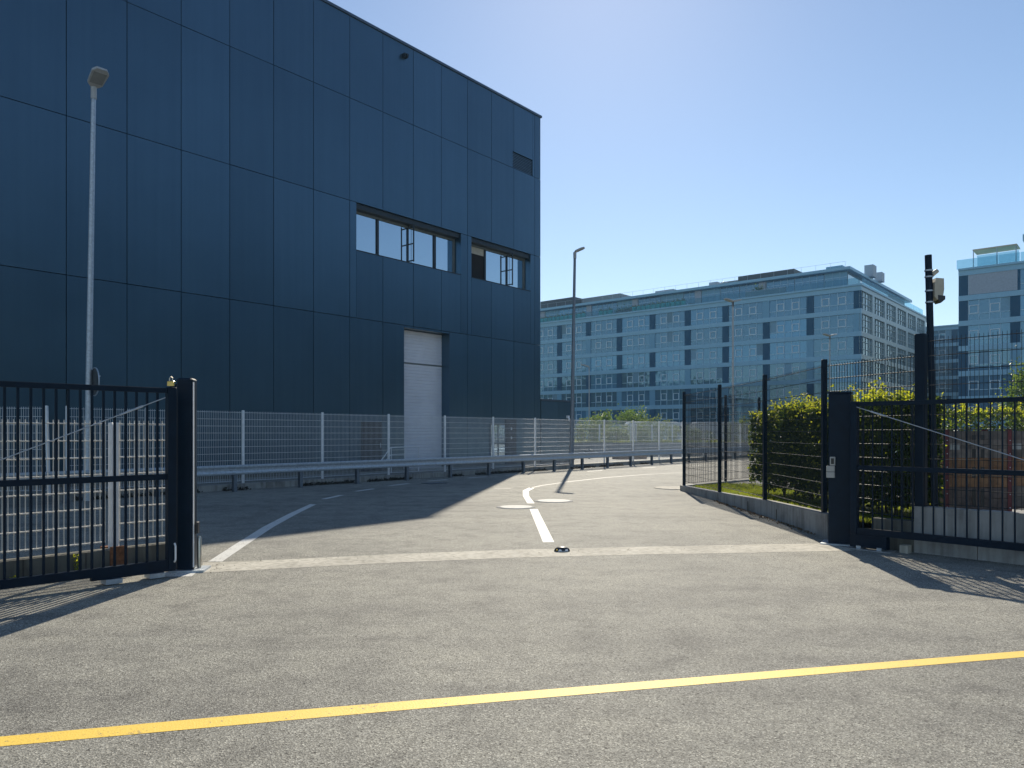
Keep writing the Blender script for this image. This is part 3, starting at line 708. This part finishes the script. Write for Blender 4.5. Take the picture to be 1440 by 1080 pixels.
MB().cbox(-.062,.062,-.055,.055,.59,2.84,.008).build('post', M['black'], yf)
for x in (2.55,5.1): MB().cbox(-.05,.05,-.05,.05,.59,2.84,.008).build('post', M['black'], yf, (x,0,0))
for x in (0,2.55): wires(MB(), 2.4, .63, 2.74, x+.075, r=.0032, prong=.04).build('mesh_panel', M['black_wire'], yf, (0,0,0))
d = Vector((q0[0]-4.71,q0[1]-11.26)); t = thing('mesh_fence', 'short black mesh fence panel between the kerb corner and the yard wall post', 'fence', (4.71,11.26,0), math.atan2(d.y,d.x))
wires(MB(), d.length-.1, .42, 2.56, .04, r=.0042).build('mesh_panel', M['black_wire'], t)
# camera pole
px, py = 6.02, 10.62
cp = thing('camera_pole', 'tall dark pole with beige security camera behind the right gate', 'camera pole', (px,py,.3), 0)
MB().tube((0,0,0),(-.10,0,3.78),.047,.047,12).build('pole', M['black'], cp)
for z in (3.10,3.26,3.46,3.55): MB().tube((-.10*z/3.78,0,z),(-.10*z/3.78,0,z+.02),.057,.057,12).build('clamp_band', M['galv'], cp)
hs = MB(); hs.prism([(.0,0,3.16),(.06,0,3.10),(.15,0,3.16),(.17,0,3.28),(.165,0,3.46),(.03,0,3.47),(.0,0,3.40)],(0,.13,0)); hs.v = [(x*.78-.045,y-.07,3.30+(z-3.30)*.85) for x,y,z in hs.v]; hs = hs.build('camera_housing', M['beige'], cp)
MB().prism([(.0,-.075,3.13),(.04,-.075,3.09),(.10,-.075,3.14),(.10,-.075,3.19),(.0,-.075,3.20)],(0,.14,0)).build('camera_window', M['plastic_dark'], hs)
MB().tube((-.05,0,3.5),(.03,0,3.56),.035,.03,10).build('bracket', M['beige'], cp)

# timber crates with red steel corner posts
def crate(label, loc, rz, w_, d_, tiers, group):
    t = thing('timber_crate', label, 'crate', loc, rz, group)
    z = .10
    for mat, n, bh in tiers:
        for i in range(n):
            for (yy, nm) in ((-d_/2,'f'),(d_/2-.03,'b')):
                MB().box(-w_/2+.03,w_/2-.03,yy,yy+.028,z+.004,z+bh-.004).build('board', M[mat], t)
            for xx in (-w_/2, w_/2-.028):
                MB().box(xx,xx+.026,-d_/2+.03,d_/2-.032,z+.004,z+bh-.004).build('board', M[mat], t)
            z += bh
    for sx in (-1,1):
        for sy in (-1,1):
            x, y = sx*(w_/2+.006), sy*(d_/2+.006); m_ = MB()
            m_.box(min(x,x-sx*.06),max(x,x-sx*.06),min(y,y-sy*.008),max(y,y-sy*.008),0,z+.02)
            m_.box(min(x,x-sx*.008),max(x,x-sx*.008),min(y-sy*.008,y-sy*.06),max(y-sy*.008,y-sy*.06),0,z+.02)
            p_ = m_.build('corner_post', M['red_paint'], t)
            for k in range(6): MB().tube((x-sx*.03,y,.12+k*.2),(x-sx*.03,y+sy*.006,.12+k*.2),.008,.008,6).build('rivet', M['galv'], p_)
    MB().box(-w_/2,w_/2,-d_/2,d_/2,.07,.099).build('floor', M['wood_dark'], t)
    for xx in (-.06,.06):
        for zz, hh in ((.14,.26),(.56,.16),(.86,.13),(1.13,.07)):
            MB().box(xx-.026,xx+.026,-d_/2-.004,-d_/2-.0005,zz,zz+hh).build('slot', M['plastic_dark'], t)
    MB().box(-w_/2+.07,-w_/2+.20,-d_/2-.005,-d_/2-.0005,.98,1.07).build('paper_label', M['plastic'], t)
    return t
tiers = [('wood_dark',2,.16),('wood_brown',3,.145),('wood_grey',3,.137)]
crate('timber crate with red steel corner posts left behind the right gate', (7.02,11.55,.32), R(-8), .92, .8, tiers, 'timber crates behind the right gate')
crate('paler timber crate at the right picture edge behind the gate', (8.12,11.80,.32), R(-8), .92, .8, [('wood_grey',2,.16),('wood_brown',3,.145),('wood_grey',3,.137)], 'timber crates behind the right gate')

# ------------------------------------------------------------------ hedges, grass, trees, shrubs
def hedge(label, loc, rz, L, Wd, zb, zt, n, sprigs):
    t = thing('hedge', label, 'hedge', loc, rz, 'hedges')
    P = []; TOP = []
    for i in range(n):
        x = random.uniform(0,L)
        k = random.random()
        bx = math.sin(x*2.1)*.05+math.sin(x*5.3+1)*.035; bz = math.sin(x*1.7+2)*.05+math.sin(x*4.1)*.04
        if k < .62:                                  # skin
            j = random.random(); depth = abs(random.gauss(0,.075))
            if j < .42: P.append((x, depth-bx, random.uniform(zb,zt+bz)))
            elif j < .62: P.append((x, Wd-depth+bx, random.uniform(zb,zt+bz)))
            elif j < .86: (P if random.random() < .55 else TOP).append((x, random.uniform(0,Wd), zt+bz-depth*1.3+random.gauss(0,.03)))  # part of the top gets paler leaves, sunlight put into their colour
            else:
                xx = depth if random.random()<.5 else L-depth
                P.append((xx+math.sin(P[-1][2]*6)*.04 if P else xx, random.uniform(0,Wd), random.uniform(zb,zt)))
        else: P.append((x, random.uniform(.05,Wd-.05), random.uniform(zb,zt)))
    leafobj([p for p in P if p[2] > zb+.09*math.sin(p[0]*3.7)+.08], M['leaf_hedge'], 'foliage', t, size=(.055,.10), aspect=.66)
    Q = list(TOP)
    for i in range(n//40): Q.append((random.uniform(0,L), (-.03 if random.random()<.5 else Wd+.03)+random.gauss(0,.03), random.uniform(zb+.05,zt)))  # paler leaves strewn over both faces as painted lit spots
    for i in range(sprigs):
        x = random.uniform(.0,L); y = random.uniform(0,Wd); h = random.uniform(.04,.30)*(1 if random.random()<.6 else .5)
        if math.sin(x*1.9+.6) < -.2: h *= .35
        for k in range(int(4+h*40)): 
            f_ = random.random(); Q.append((x+random.gauss(0,.035)+f_*.03, y+random.gauss(0,.035), zt-.04+h*f_))
    for i in range(sprigs//9):
        x = random.uniform(.1,L-.1); y = random.uniform(.05,Wd-.05); h = random.uniform(.22,.46); lx, ly = random.gauss(0,.10), random.gauss(0,.10)
        for k in range(int(h*36)):
            f_ = random.random(); Q.append((x+lx*f_*f_+random.gauss(0,.022), y+ly*f_*f_+random.gauss(0,.022), zt-.05+h*f_))
    leafobj(Q, M['leaf_sprig_and_lit'], 'shoots_and_lit_leaves', t, size=(.04,.075), aspect=.6)
    sm = MB()
    for i in range(int(L*4)):
        x = (i+.5)/4+random.uniform(-.1,.1); y = Wd/2+random.uniform(-.15,.15)
        sm.tube((x,y,-.05),(x+random.uniform(-.2,.2),y+random.uniform(-.2,.2),zt*.75),.018,.006,6)
        for k in range(4):
            z = random.uniform(.15,zt*.8); sm.tube((x,y,z),(x+random.uniform(-.4,.4),y+random.uniform(-.35,.35),z+.35),.008,.003,5)
    sm.build('stems', M['bark'], t)
    return t
hedge('thick clipped green hedge behind the black fence and the right gate post', (6.20,10.75,.28), R(90), 5.9, .92, .08, 1.72, 32000, 420)
hedge('green hedge row behind the timber crates at the right edge', (8.7,16.2,.2), R(-14), 9.0, 1.1, .55, 1.86, 15000, 260)
# lawn grass
P = []
for i in range(14000):
    y = random.uniform(10.2,21.2); x = random.uniform(4.85,6.9)
    if y > 20 and x < 4.62+(y-20)*1.0+.15: continue
    P.append((x,y,yz(y)-.015+random.random()*.02))
tag(leafobj(P, M['grass'], 'grass', size=(.05,.11), up=(0,0,1), aspect=.12), 'short grass around the hedge foot', 'grass', kind='stuff')
P = []
for i in range(500):
    y = random.uniform(11.3,17); P.append((4.66-.02*abs(random.gauss(0,3)), y, .012))
tag(leafobj(P, M['litter'], 'leaf_litter', size=(.02,.05)), 'dry leaves along the foot of the right kerb wall', 'leaf litter', kind='stuff')

P = []
for i in range(620):
    k_ = random.random()*.86 if i % 5 else .9
    if k_ < .45: x_ = random.uniform(.1,5); o_ = .22-abs(random.gauss(0,.10)); q = gpt(x_,o_); P.append((q[0],q[1],.006))
    elif k_ < .7: P.append((random.uniform(-3.9,-3.2)+random.gauss(0,.15), 8.5+random.gauss(0,.25), .006))
    else:
        f_ = random.random(); P.append((-3.7+f_*8.0+random.gauss(0,.05), 8.95+1.52*f_**.8+random.gauss(0,.22), .006))
tag(leafobj(P, M['dirt'], 'grit', size=(.004,.014), aspect=.8), 'fine grit lying near the concrete band and gate walls', 'grit', kind='stuff')
def crown_pts(n, c, r, clumps, spread=.34):
    C = []
    for i in range(clumps):
        d = Vector((random.gauss(0,1),random.gauss(0,1),random.gauss(0,1))).normalized()*random.uniform(.35,.95)
        C.append((c[0]+d.x*r[0], c[1]+d.y*r[1], c[2]+d.z*r[2]))
    P = []
    for i in range(n):
        q = random.choice(C); P.append(tuple(q[k]+random.gauss(0,spread*r[k]*.6) for k in range(3)))
    return P, C
def shrub(label, loc, r, h, n, mat='leaf_bush', size=(.09,.2), group='pale shrubs beyond the white fence', name='shrub', cat='shrub', aspect=.3, up=(0,0,1)):
    t = thing(name, label, cat, loc, 0, group); P = []; sm = MB()
    for i in range(int(16*r[0])+8):
        bx_, by_ = random.uniform(-r[0],r[0]), random.uniform(-r[1],r[1]); hh = h*random.uniform(.55,1.0)*(1-.35*(bx_/r[0])**2)
        lx, ly = random.gauss(0,.15), random.gauss(0,.15)
        sm.tube((bx_,by_,0),(bx_+lx,by_+ly,hh),.012,.004,4)
        for k in range(n//(int(16*r[0])+8)):
            f_ = random.random()**.7; P.append((bx_+lx*f_+random.gauss(0,.12), by_+ly*f_+random.gauss(0,.12), hh*f_))
    leafobj(P, M[mat], 'foliage', t, size=size, up=up, aspect=aspect); sm.build('stems', M['bark'], t)
    return t
# ------------------------------------------------------------------ beyond the white fence: bank wall, planting, far fence
tag(MB().box(0,80,0,.3,0,.92).build('bank_wall', M['concrete'], loc=(1.0,50.0,0)), 'low grey retaining wall below the planted bank beyond the fence', 'wall')
mb = MB(); mb.add([(1,50.3,.90),(81,50.3,.90),(81,66,.98),(1,66,.98)], [(0,1,2,3)]); tag(mb.build('bank', M['soil']), kind='structure')
P = [(random.uniform(2,40),random.uniform(50.35,53),.9+random.random()*.1) for _ in range(7000)]
tag(leafobj(P, M['grass'], 'bank_grass', size=(.15,.35), up=(0,0,1), aspect=.12), 'strip of grass on top of the retaining wall', 'grass', kind='stuff')
for loc, r_, h_, n_, lab in (((5.6,52.2,.9),(1.3,.7),1.95,2600,'pale green shrub clump right of the tall grey lamp post'),((7.4,52.6,.9),(.9,.6),1.25,1400,'low olive shrub between the two pale shrub clumps'),
        ((10.0,52.2,.9),(1.4,.7),2.05,2600,'tall pale shrub clump left of the dark corner post'),((16.3,52.0,.9),(1.3,.7),2.0,2200,'pale shrub seen through the black fence left of the hedge'),((13.4,53,.9),(.8,.6),1.1,900,'small shrub behind the dark corner post'),((8.6,53.4,.9),(1.2,.6),1.5,1600,'olive shrub behind the low one, left of the tall pale clump'),((12.0,52.6,.9),(1.0,.6),1.4,1300,'loose green shrub just right of the tall pale clump'),((19.2,52.6,.9),(1.6,.7),1.6,1500,'wide green shrub glimpsed left of the hedge end')):
    shrub(lab, loc, r_, h_, n_)
ff = thing('mesh_fence', 'distant white mesh fence standing on the retaining wall', 'fence', (3.5,51.2,.9), 0)
for x in [i*2.5 for i in range(9)]+[4.65,4.95,6.1]: MB().box(x-.045,x+.045,-.03,.03,0,1.25).build('post', M['white_post'], ff)
for i in range(8): wires(MB(), 2.4, .05, 1.2, i*2.5+.05, dx_=.1, dz=.25, r=.004).build('mesh_panel', M['white_wire'], ff)
fl = thing('floodlight', 'small dark twin floodlight on the ground behind the white fence', 'floodlight', (4.65,45,0), 0)
MB().box(-.05,.05,-.05,.05,0,.38).build('stand', M['plastic_dark'], fl)
for s_ in (-1,1): h_ = MB().cbox(s_*.15-.12,s_*.15+.12,-.08,.08,.38,.58,.02).build('lamp_box', M['plastic_dark'], fl); MB().box(s_*.15-.09,s_*.15+.09,-.085,-.081,.48,.56).build('lens', M['plastic'], h_)
pl = thing('pallet_stack', 'low stack of reddish timber pallets behind the guard rail', 'pallet', (7.0,44.5,0), R(15))
for k in range(2):
    for i in range(6): MB().box(-.9,.9,-.5+i*.18,-.37+i*.18,.11+k*.15,.135+k*.15).build('board', M['wood_brown'], pl)
    for y in (-.45,0,.45): MB().box(-.9,.9,y-.05,y+.05,.0+k*.15,.108+k*.15).build('bearer', M['wood_brown'], pl)
def tree(label, loc, h, cr, n, clumps=26, size=(.12,.22), group='trees near the office blocks', mat='leaf_tree'):
    t = thing('tree', label, 'tree', loc, 0, group)
    P, C = crown_pts(n, (0,0,h*.62), (cr,cr,h*.38), clumps); sm = MB(); sm.tube((0,0,0),(0,0,h*.6),.09,.04,8)
    for c in C: sm.tube((0,0,min(c[2]*.8,h*.55)),c,.03,.008,5)
    leafobj(P, M[mat], 'crown', t, size=size, aspect=.6); sm.build('trunk', M['bark'], t); return t
tree('slim young tree before the right office block at the picture edge', (27.8,40.5,0), 5.6, .85, 2200)
tree('dark round tree at the office foot behind the white van', (14.0,88,0), 4.6, 2.0, 1400, size=(.2,.4))
tree('second dark tree at the office foot nearer the tall lamp', (11.2,94,0), 4.4, 1.6, 1200, size=(.2,.4))

def vehicle(name, label, loc, rz, L, Wd, prof, glass, paint, wheels, rr):
    t = thing(name, label, 'van' if 'van' in name else 'car', loc, rz, 'parked vehicles')
    mb = MB(); n = len(prof); v = []
    for y, ins in ((-Wd/2,.10),(-Wd/2+.08,0),(Wd/2-.08,0),(Wd/2,.10)):
        for x,z in prof: v.append((x*(1-ins*.1), y*(1-(.10 if z > 1.1 else 0)), z-(ins*.35 if z > .6 else -ins*.2)))
    f = [tuple(range(n)), tuple(range(4*n-1,3*n-1,-1))]
    for k in range(3):
        for i in range(n): f.append((k*n+(i+1)%n,k*n+i,(k+1)*n+i,(k+1)*n+(i+1)%n))
    mb.add(v, f, False); mb.build('body', M[paint], t)
    for (x0,x1,z0,z1,xt0,xt1) in glass:
        for s_ in (-1,1):
            y = s_*(Wd/2*.985); y2 = s_*(Wd/2*.905)
            m_ = MB().add([(x0,y+s_*.012,z0),(x1,y+s_*.012,z0),(xt1,y2+s_*.012,z1),(xt0,y2+s_*.012,z1),(x0,y-s_*.05,z0),(x1,y-s_*.05,z0),(xt1,y2-s_*.05,z1),(xt0,y2-s_*.05,z1)],[(0,1,2,3),(4,7,6,5),(0,4,5,1),(1,5,6,2),(2,6,7,3),(3,7,4,0)])
            m_.build('side_window', M['car_glass'], t)
    for x in wheels:
        for s_ in (-1,1):
            w0 = MB().tube((x,s_*(Wd/2-.2),rr),(x,s_*(Wd/2+.01),rr),rr,rr,18).build('wheel', M['tyre'], t)
            MB().tube((x,s_*(Wd/2+.0),rr),(x,s_*(Wd/2+.02),rr),rr*.6,rr*.55,14).build('rim', M['galv'], w0)
    return t
vanp = [(-3.1,.35),(-3.1,2.45),(-2.9,2.65),(1.7,2.65),(2.2,2.5),(2.75,1.55),(3.1,1.25),(3.15,.45),(3.0,.35)]
vehicle('parked_van', 'white delivery van parked behind the pale shrubs', (14.4,74,.0), R(4), 6.2, 2.0, vanp, [(1.2,2.5,1.5,2.3,1.2,2.1)], 'car_white', (-1.9,2.1), .36)
vehicle('parked_van', 'second white van parked behind the dark fence posts', (21.2,75,.0), R(4), 6.2, 2.0, vanp, [(1.2,2.5,1.5,2.3,1.2,2.1)], 'car_white', (-1.9,2.1), .36)
carp = [(-2.05,.35),(-2.1,.85),(-1.75,1.0),(-1.35,1.42),(.25,1.45),(.95,1.0),(1.85,.85),(2.1,.6),(2.05,.3)]
vehicle('parked_car', 'pale blue car glimpsed behind the camera pole and hedges', (15.6,26.2,.1), R(160), 4.2, 1.75, carp, [(-1.4,-.35,.98,1.36,-1.15,-.35),(-.3,.75,.98,1.36,-.3,.25)], 'car_blue', (-1.3,1.3), .31)

# ------------------------------------------------------------------ office blocks
LDX, LDY = -.759, .651
ORZ = math.atan2(LDY, LDX)                                       # local x: along the long face, local y: outwards
BAY, FL, PIER, BAND = 7.2, 3.52, 1.12, .72
GW, GH = BAY-PIER, FL-BAND
ZC = 24.3
glass_m = MB().box(0,GW,-.20,-.14,0,GH).mesh('glazing', M['of_glass'])
mu = MB()
xs = [0,.98,2.28,3.36,4.66,GW]
xs = [0, 1.12, 2.40, 3.62, 4.90, GW]
for x in xs[1:-1]: mu.box(x-.038,x+.038,-.139,-.06,0,GH)
for a0,a1 in zip(xs[:-1],xs[1:]): mu.box(a0+.039,a1-.039,-.139,-.075,.83,.91)
mull_m = mu.mesh('mullions', M['of_mull'])
cs = MB(); w_, h_ = 1.14, 1.18
cs.box(0,w_,-.139,-.03,0,.08); cs.box(0,w_,-.139,-.03,h_-.08,h_); cs.box(0,.08,-.139,-.03,.08,h_-.08); cs.box(w_-.08,w_,-.139,-.03,.08,h_-.08)
case_m = cs.mesh('casement', M['of_case'])
sg_m = MB().box(0,GW,-.30,-.24,0,GH).mesh('glazing', M['of_glass_side'])
sm_ = MB()
for x in (1.5,3.05,4.55): sm_.box(x-.05,x+.05,-.239,-.10,0,GH)
for a0,a1 in ((0,1.45),(1.55,3.0),(3.1,4.5),(4.6,GW)): sm_.box(a0,a1,-.239,-.13,.84,.92); sm_.box(a0,a1,-.239,-.13,1.95,2.02)
smul_m = sm_.mesh('mullions', M['of_side'])
pier_d = MB().box(0,PIER,-.3,.0,0,GH).mesh('pier', M['of_dark']); pier_l = MB().box(0,PIER,-.3,.0,0,GH).mesh('pier', M['of_light'])
pier_s = MB().box(0,PIER,-.4,.0,0,GH).mesh('pier', M['of_side'])
PAT = ['DDLDDDDDD','LDDDDLDLD','DLDDDDDLD','LLDDLDDDD','LDLLDLLDL','DLLDLDDLL','LDLDLLDLD']
blind_m = {q: MB().box(xs[q]+.03,xs[q+1]-.03,-.1395,-.137,.93,GH).mesh('blind', M['blind']) for q in (0,2,4)}
for q_ in blind_m.values():
    for v_ in q_.vertices: v_.co.z = .93 if v_.co.z < 1.5 else GH-.001
def office(label, loc, x0, nb, depth, side_bays, pat, floors=7, base_z=0, casements=True, group='blue glass office blocks', ctop=None, shift=0):
    t = thing('office_building', label, 'building', loc, ORZ, group)
    L = nb*BAY
    zt = ZC
    MB().box(x0+.3,x0+L-.05,-depth+.3,-.5,-.0,zt-.15).build('core', M['plant_dark'], t)
    for r in range(floors):
        ztop = zt-BAND-r*FL+.0; z0 = ztop-GH
        if z0 < -.05: z0c = 0
        MB().box(x0+.0,x0+L,-.45,.10,ztop,ztop+BAND-.0).build('floor_band', M['of_band'], t)
        for b in range(nb):
            bx_ = x0+b*BAY
            pk_ = pat[r%len(pat)][(b+shift)%9]
            inst('pier', pier_d if pk_ == 'D' else pier_l, t, (bx_,0,z0))
            g__ = inst('glazing', glass_m, t, (bx_+PIER,0,z0))
            if bx_ < -60: continue
            inst('mullions', mull_m, g__)
            if random.random() < .3:
                q = random.choice((0,2,4)); inst('blind', blind_m[q], g__, (0,0,0))
            if casements:
                for cx in (xs[1]-.0, xs[3]): inst('casement', case_m, g__, (cx+.07,0,.92))
        for b in range(side_bays):
            yb = -(b+1)*BAY
            if b == 0: MB().box(-.0,.45,-depth,-.46,ztop,ztop+BAND).build('floor_band', M['of_side'], t)
            inst('pier', pier_s, t, (.0,yb,z0), R(90))
            g__ = inst('glazing', sg_m, t, (.0,yb+PIER*.5+.56,z0), R(90)); inst('mullions', smul_m, g__)
    MB().box(x0-.15,x0+L,-depth,.35,zt,zt+.28).build('cornice', M['of_band'], t)
    return t
OC = (53.8,115,0)
of = office('long blue glass office block with teal planters along its roof terrace', OC, 0, 10, 44, 6, PAT)
# fill the short corner pier on the side face
# terrace storey
PH0, PH1 = 3.0, 71
zT = ZC+.28
MB().box(PH0+.1,PH1,-40,-3.3,zT,zT+2.9).build('penthouse_core', M['plant_dark'], of)
x = PH0; i = 0
while x < PH1-2:
    wd = random.choice((2.4,3.6,3.6,4.8))
    if i % 4 == 3: MB().box(x,x+1.2,-3.29,-2.9,zT,zT+2.85).build('terrace_panel', M['of_white'], of); x += 1.2
    else:
        p_ = MB().box(x,x+wd-.08,-3.28,-3.1,zT,zT+2.85).build('terrace_glazing', M['of_glass'] if i%3 else M['of_light'], of)
        m_ = MB(); 
        for q in range(1,int(wd/1.2)+1): m_.box(x+q*1.2-.15,x+q*1.2-.1,-3.099,-3.03,zT,zT+2.85)
        m_.box(x,x+wd-.2,-3.099,-3.06,zT+1.95,zT+2.02)
        m_.build('mullions', M['of_mull'], p_); x += wd
    i += 1
for b in range(4):
    p_ = MB().box(PH0-.05,PH0+.08,-3.4-b*6-5.8,-3.4-b*6,zT,zT+2.85).build('terrace_glazing', M['of_glass_side'], of)
MB().box(PH0-.8,PH1+1,-42,-1.9,zT+2.9,zT+3.35).build('penthouse_roof', M['of_band'], of)
for i in range(28): MB().box(.1+i*2.5,.1+i*2.5+2.46,.22,.25,zT,zT+.95).build('balustrade_pane', M['rail_glass'], of)
for i in range(16): MB().box(-.10,-.07,-.2-i*2.5-2.4,-.2-i*2.5,zT,zT+.95).build('balustrade_pane', M['rail_glass'], of)
zR = zT+3.35
def plantbox(x0,x1,y0,y1,h,m,nm='roof_plant_unit'):
    return MB().box(x0,x1,y0,y1,zR,zR+h).build(nm, M[m], of)
plantbox(12.5,22.5,-14,-6,1.75,'plant_dark'); plantbox(22.6,26,-12,-6.5,1.25,'of_roof')
plantbox(27,28.6,-9,-7,1.6,'of_white'); plantbox(29.5,30.5,-9,-7.5,1.0,'of_white')
plantbox(4.6,7.2,-9,-6,1.2,'of_light'); plantbox(1.6,3.0,-14.5,-12.5,2.0,'of_white'); plantbox(1.6,2.8,-19.5,-17.8,1.6,'of_white')
plantbox(48,57.5,-13,-7,2.0,'of_roof'); plantbox(46.2,48,-11,-8,1.4,'of_white'); plantbox(58,67,-12,-5,2.2,'plant_dark'); plantbox(36.5,40.5,-11,-8,1.6,'of_white')
a_ = MB()
for i in range(10): 
    t0,t1 = math.pi*i/10, math.pi*(i+1)/10
    a_.tube((25.2-.9*math.cos(t0),-6.2,zR+.2+.9*math.sin(t0)),(25.2-.9*math.cos(t1),-6.2,zR+.2+.9*math.sin(t1)),.16,.16,8)
a_.build('duct', M['lamp_grey'], of)
m_ = MB()
for i in range(30): m_.tube((3+i*2.3,-2.2,zR),(3+i*2.3,-2.2,zR+.9),.02,.02,4)
m_.tube((3,-2.2,zR+.9),(70,-2.2,zR+.9),.02,.02,4); m_.build('roof_railing', M['galv'], of)
def opt(x, y, z): return (OC[0]+LDX*x-LDY*y, OC[1]+LDY*x+LDX*y, z)
# teal planters standing on the terrace
pot = MB().lathe([(.36,0),(.44,.1),(.46,.85),(.40,.92)],12).mesh('pot', M['teal'])
tuft = [leaf_mesh([(random.gauss(0,.2),random.gauss(0,.2),.9+abs(random.gauss(0,.18))) for _ in range(60)], M['leaf_bush'], 'tuft', size=(.18,.32)) for _ in range(3)]
def planter(x, y, lab):
    t = thing('planter', lab, 'planter', opt(x,y,zT), ORZ, 'teal planters on the office terrace')
    inst('pot', pot, t); inst('plant', random.choice(tuft), t); return t
orden = ['first','second','third','fourth','fifth','sixth','seventh','eighth','ninth','tenth','eleventh','twelfth']
for i in range(11): planter(30.6+i*1.02, -.75, 'teal planter on the office terrace, %s from right in the right-hand row' % orden[i])
for i in range(3): planter(46.2+i*1.1, -.75, 'teal planter in the short middle row of three, %s from right' % orden[i])
for i in range(11): planter(52.6+i*1.05, -.75, 'teal planter in the leftmost terrace row, %s from right' % orden[i])
bushm = leaf_mesh([(random.gauss(0,.5),random.gauss(0,.25),.45+abs(random.gauss(0,.35))) for _ in range(160)], M['leaf_tree'], 'foliage', size=(.2,.35))
for i,(x,lab) in enumerate(((42.6,'dark planted box right of the three middle teal planters'),(44.2,'dark planted box next to the three middle teal planters'),(41.2,'dark planted box left of the long teal planter row'))):
    t = thing('planter_box', lab, 'planter', opt(x,-.8,zT), ORZ, 'dark planter boxes on the office terrace')
    MB().cbox(-.6,.6,-.3,.3,0,.7,.03).build('box', M['plant_dark'], t); inst('plant', bushm, t)
t = thing('planter_box', 'pale low planter box with red flowers on the office terrace', 'planter', opt(15.2,-.3,zT), ORZ)
MB().cbox(-3.4,3.4,-.3,.3,.0,1.05,.03).build('box', M['of_white'], t); inst('plant', bushm, t, (1.2,0,.5))

OR_ = (62.8,105,0)
ofr = office('right-hand blue office block with glass-railed roof terrace, cut by the picture edge', OR_, -24*BAY, 24, 26, 0, ['DDDDDDDDD','DDLDDLDDD','DDDDLDLDD','LDDDDDDDL'], shift=4)
MB().box(-PIER,0,-.44,.004,0,ZC).build('corner_pier', M['of_dark'], ofr)
MB().box(-6.9,-PIER-.08,-.13,.02,ZC-FL+.05,ZC-BAND).build('blank_panel', M['of_white'], ofr)
for i in range(30): MB().box(-2.2-i*2.5,-2.2-i*2.5+2.44,-.1,-.07,zT,zT+1.3).build('balustrade_pane', M['rail_glass'], ofr)
# glass pavilion with cream awning on the right block
for x in (-1.6,-4.4,-6.6): MB().box(x-.05,x+.05,-1.3,-1.2,zT,zT+2.6).build('pavilion_post', M['of_white'], ofr)
MB().box(-6.7,-1.5,-4.6,-1.2,zT+2.6,zT+2.75).build('awning', M['awning'], ofr)
MB().box(-6.6,-1.6,-4.2,-4.0,zT,zT+2.4).build('pavilion_glazing', M['rail_glass'], ofr)
MB().box(-170,-8.0,-20,-3.6,zT,zT+3.3).build('penthouse_core', M['of_glass'], ofr)
MB().box(-171,-7.2,-21,-2.6,zT+3.3,zT+4.2).build('penthouse_roof', M['of_band'], ofr)
MB().add([(-8.6,-3.5,zT+2.9),(-14,-3.5,zT+2.9),(-14,-1.7,zT+2.3),(-8.6,-1.7,zT+2.3),(-8.6,-3.5,zT+2.95),(-14,-3.5,zT+2.95),(-14,-1.7,zT+2.35),(-8.6,-1.7,zT+2.35)],[(0,1,2,3),(4,7,6,5),(0,4,5,1),(1,5,6,2),(2,6,7,3),(3,7,4,0)]).build('awning', M['awning'], ofr)
office('farther office block in the gap between the two blue ones', (89,163,0), -2*BAY, 4, 20, 0, PAT, shift=2)

# ------------------------------------------------------------------ neighbouring warehouse off to the right, mirrored in the navy panels and ribbon windows
w2 = thing('warehouse', 'plain dark navy warehouse out of the frame to the right, facing the first', 'building', (40,-9,0), math.atan2(dy,dx))
MB().box(0,75,-25,-.2,0,24).build('core', M['panel_core'], w2)
pw2 = MB().box(.012,1.676,-.19,0,.012,5.98).mesh('facade_panel', M['panel'])
for i in range(44):
    for k in range(4): inst('facade_panel', pw2, w2, (i*1.688,0,k*6))
MB().box(-.05,75.05,-25,.05,24,24.12).build('coping', M['coping'], w2)

P, C = crown_pts(26000, (0,0,10), (34,5,9), 90, .22)
wd = leafobj(P, M['leaf_tree'], 'wood', size=(.7,1.3), aspect=.7); wd.location = (-52,122,0); wd.rotation_euler.z = R(-60)
tag(wd, 'dark wood behind the warehouse, mirrored in the lower office glass', 'wood', kind='stuff')

# ------------------------------------------------------------------ thin summer haze between here and the office blocks
m, n, l, b = newmat('haze'); n.remove(b)
pv = n.new('ShaderNodeVolumePrincipled'); pv.inputs['Color'].default_value = (.38,.68,1,1); pv.inputs['Density'].default_value = .00045; pv.inputs['Anisotropy'].default_value = .2
l.new(pv.outputs[0], n['Material Output'].inputs['Volume'])
tag(MB().box(-605,605,-605,605,-2.2,34).build('haze', m), kind='stuff')
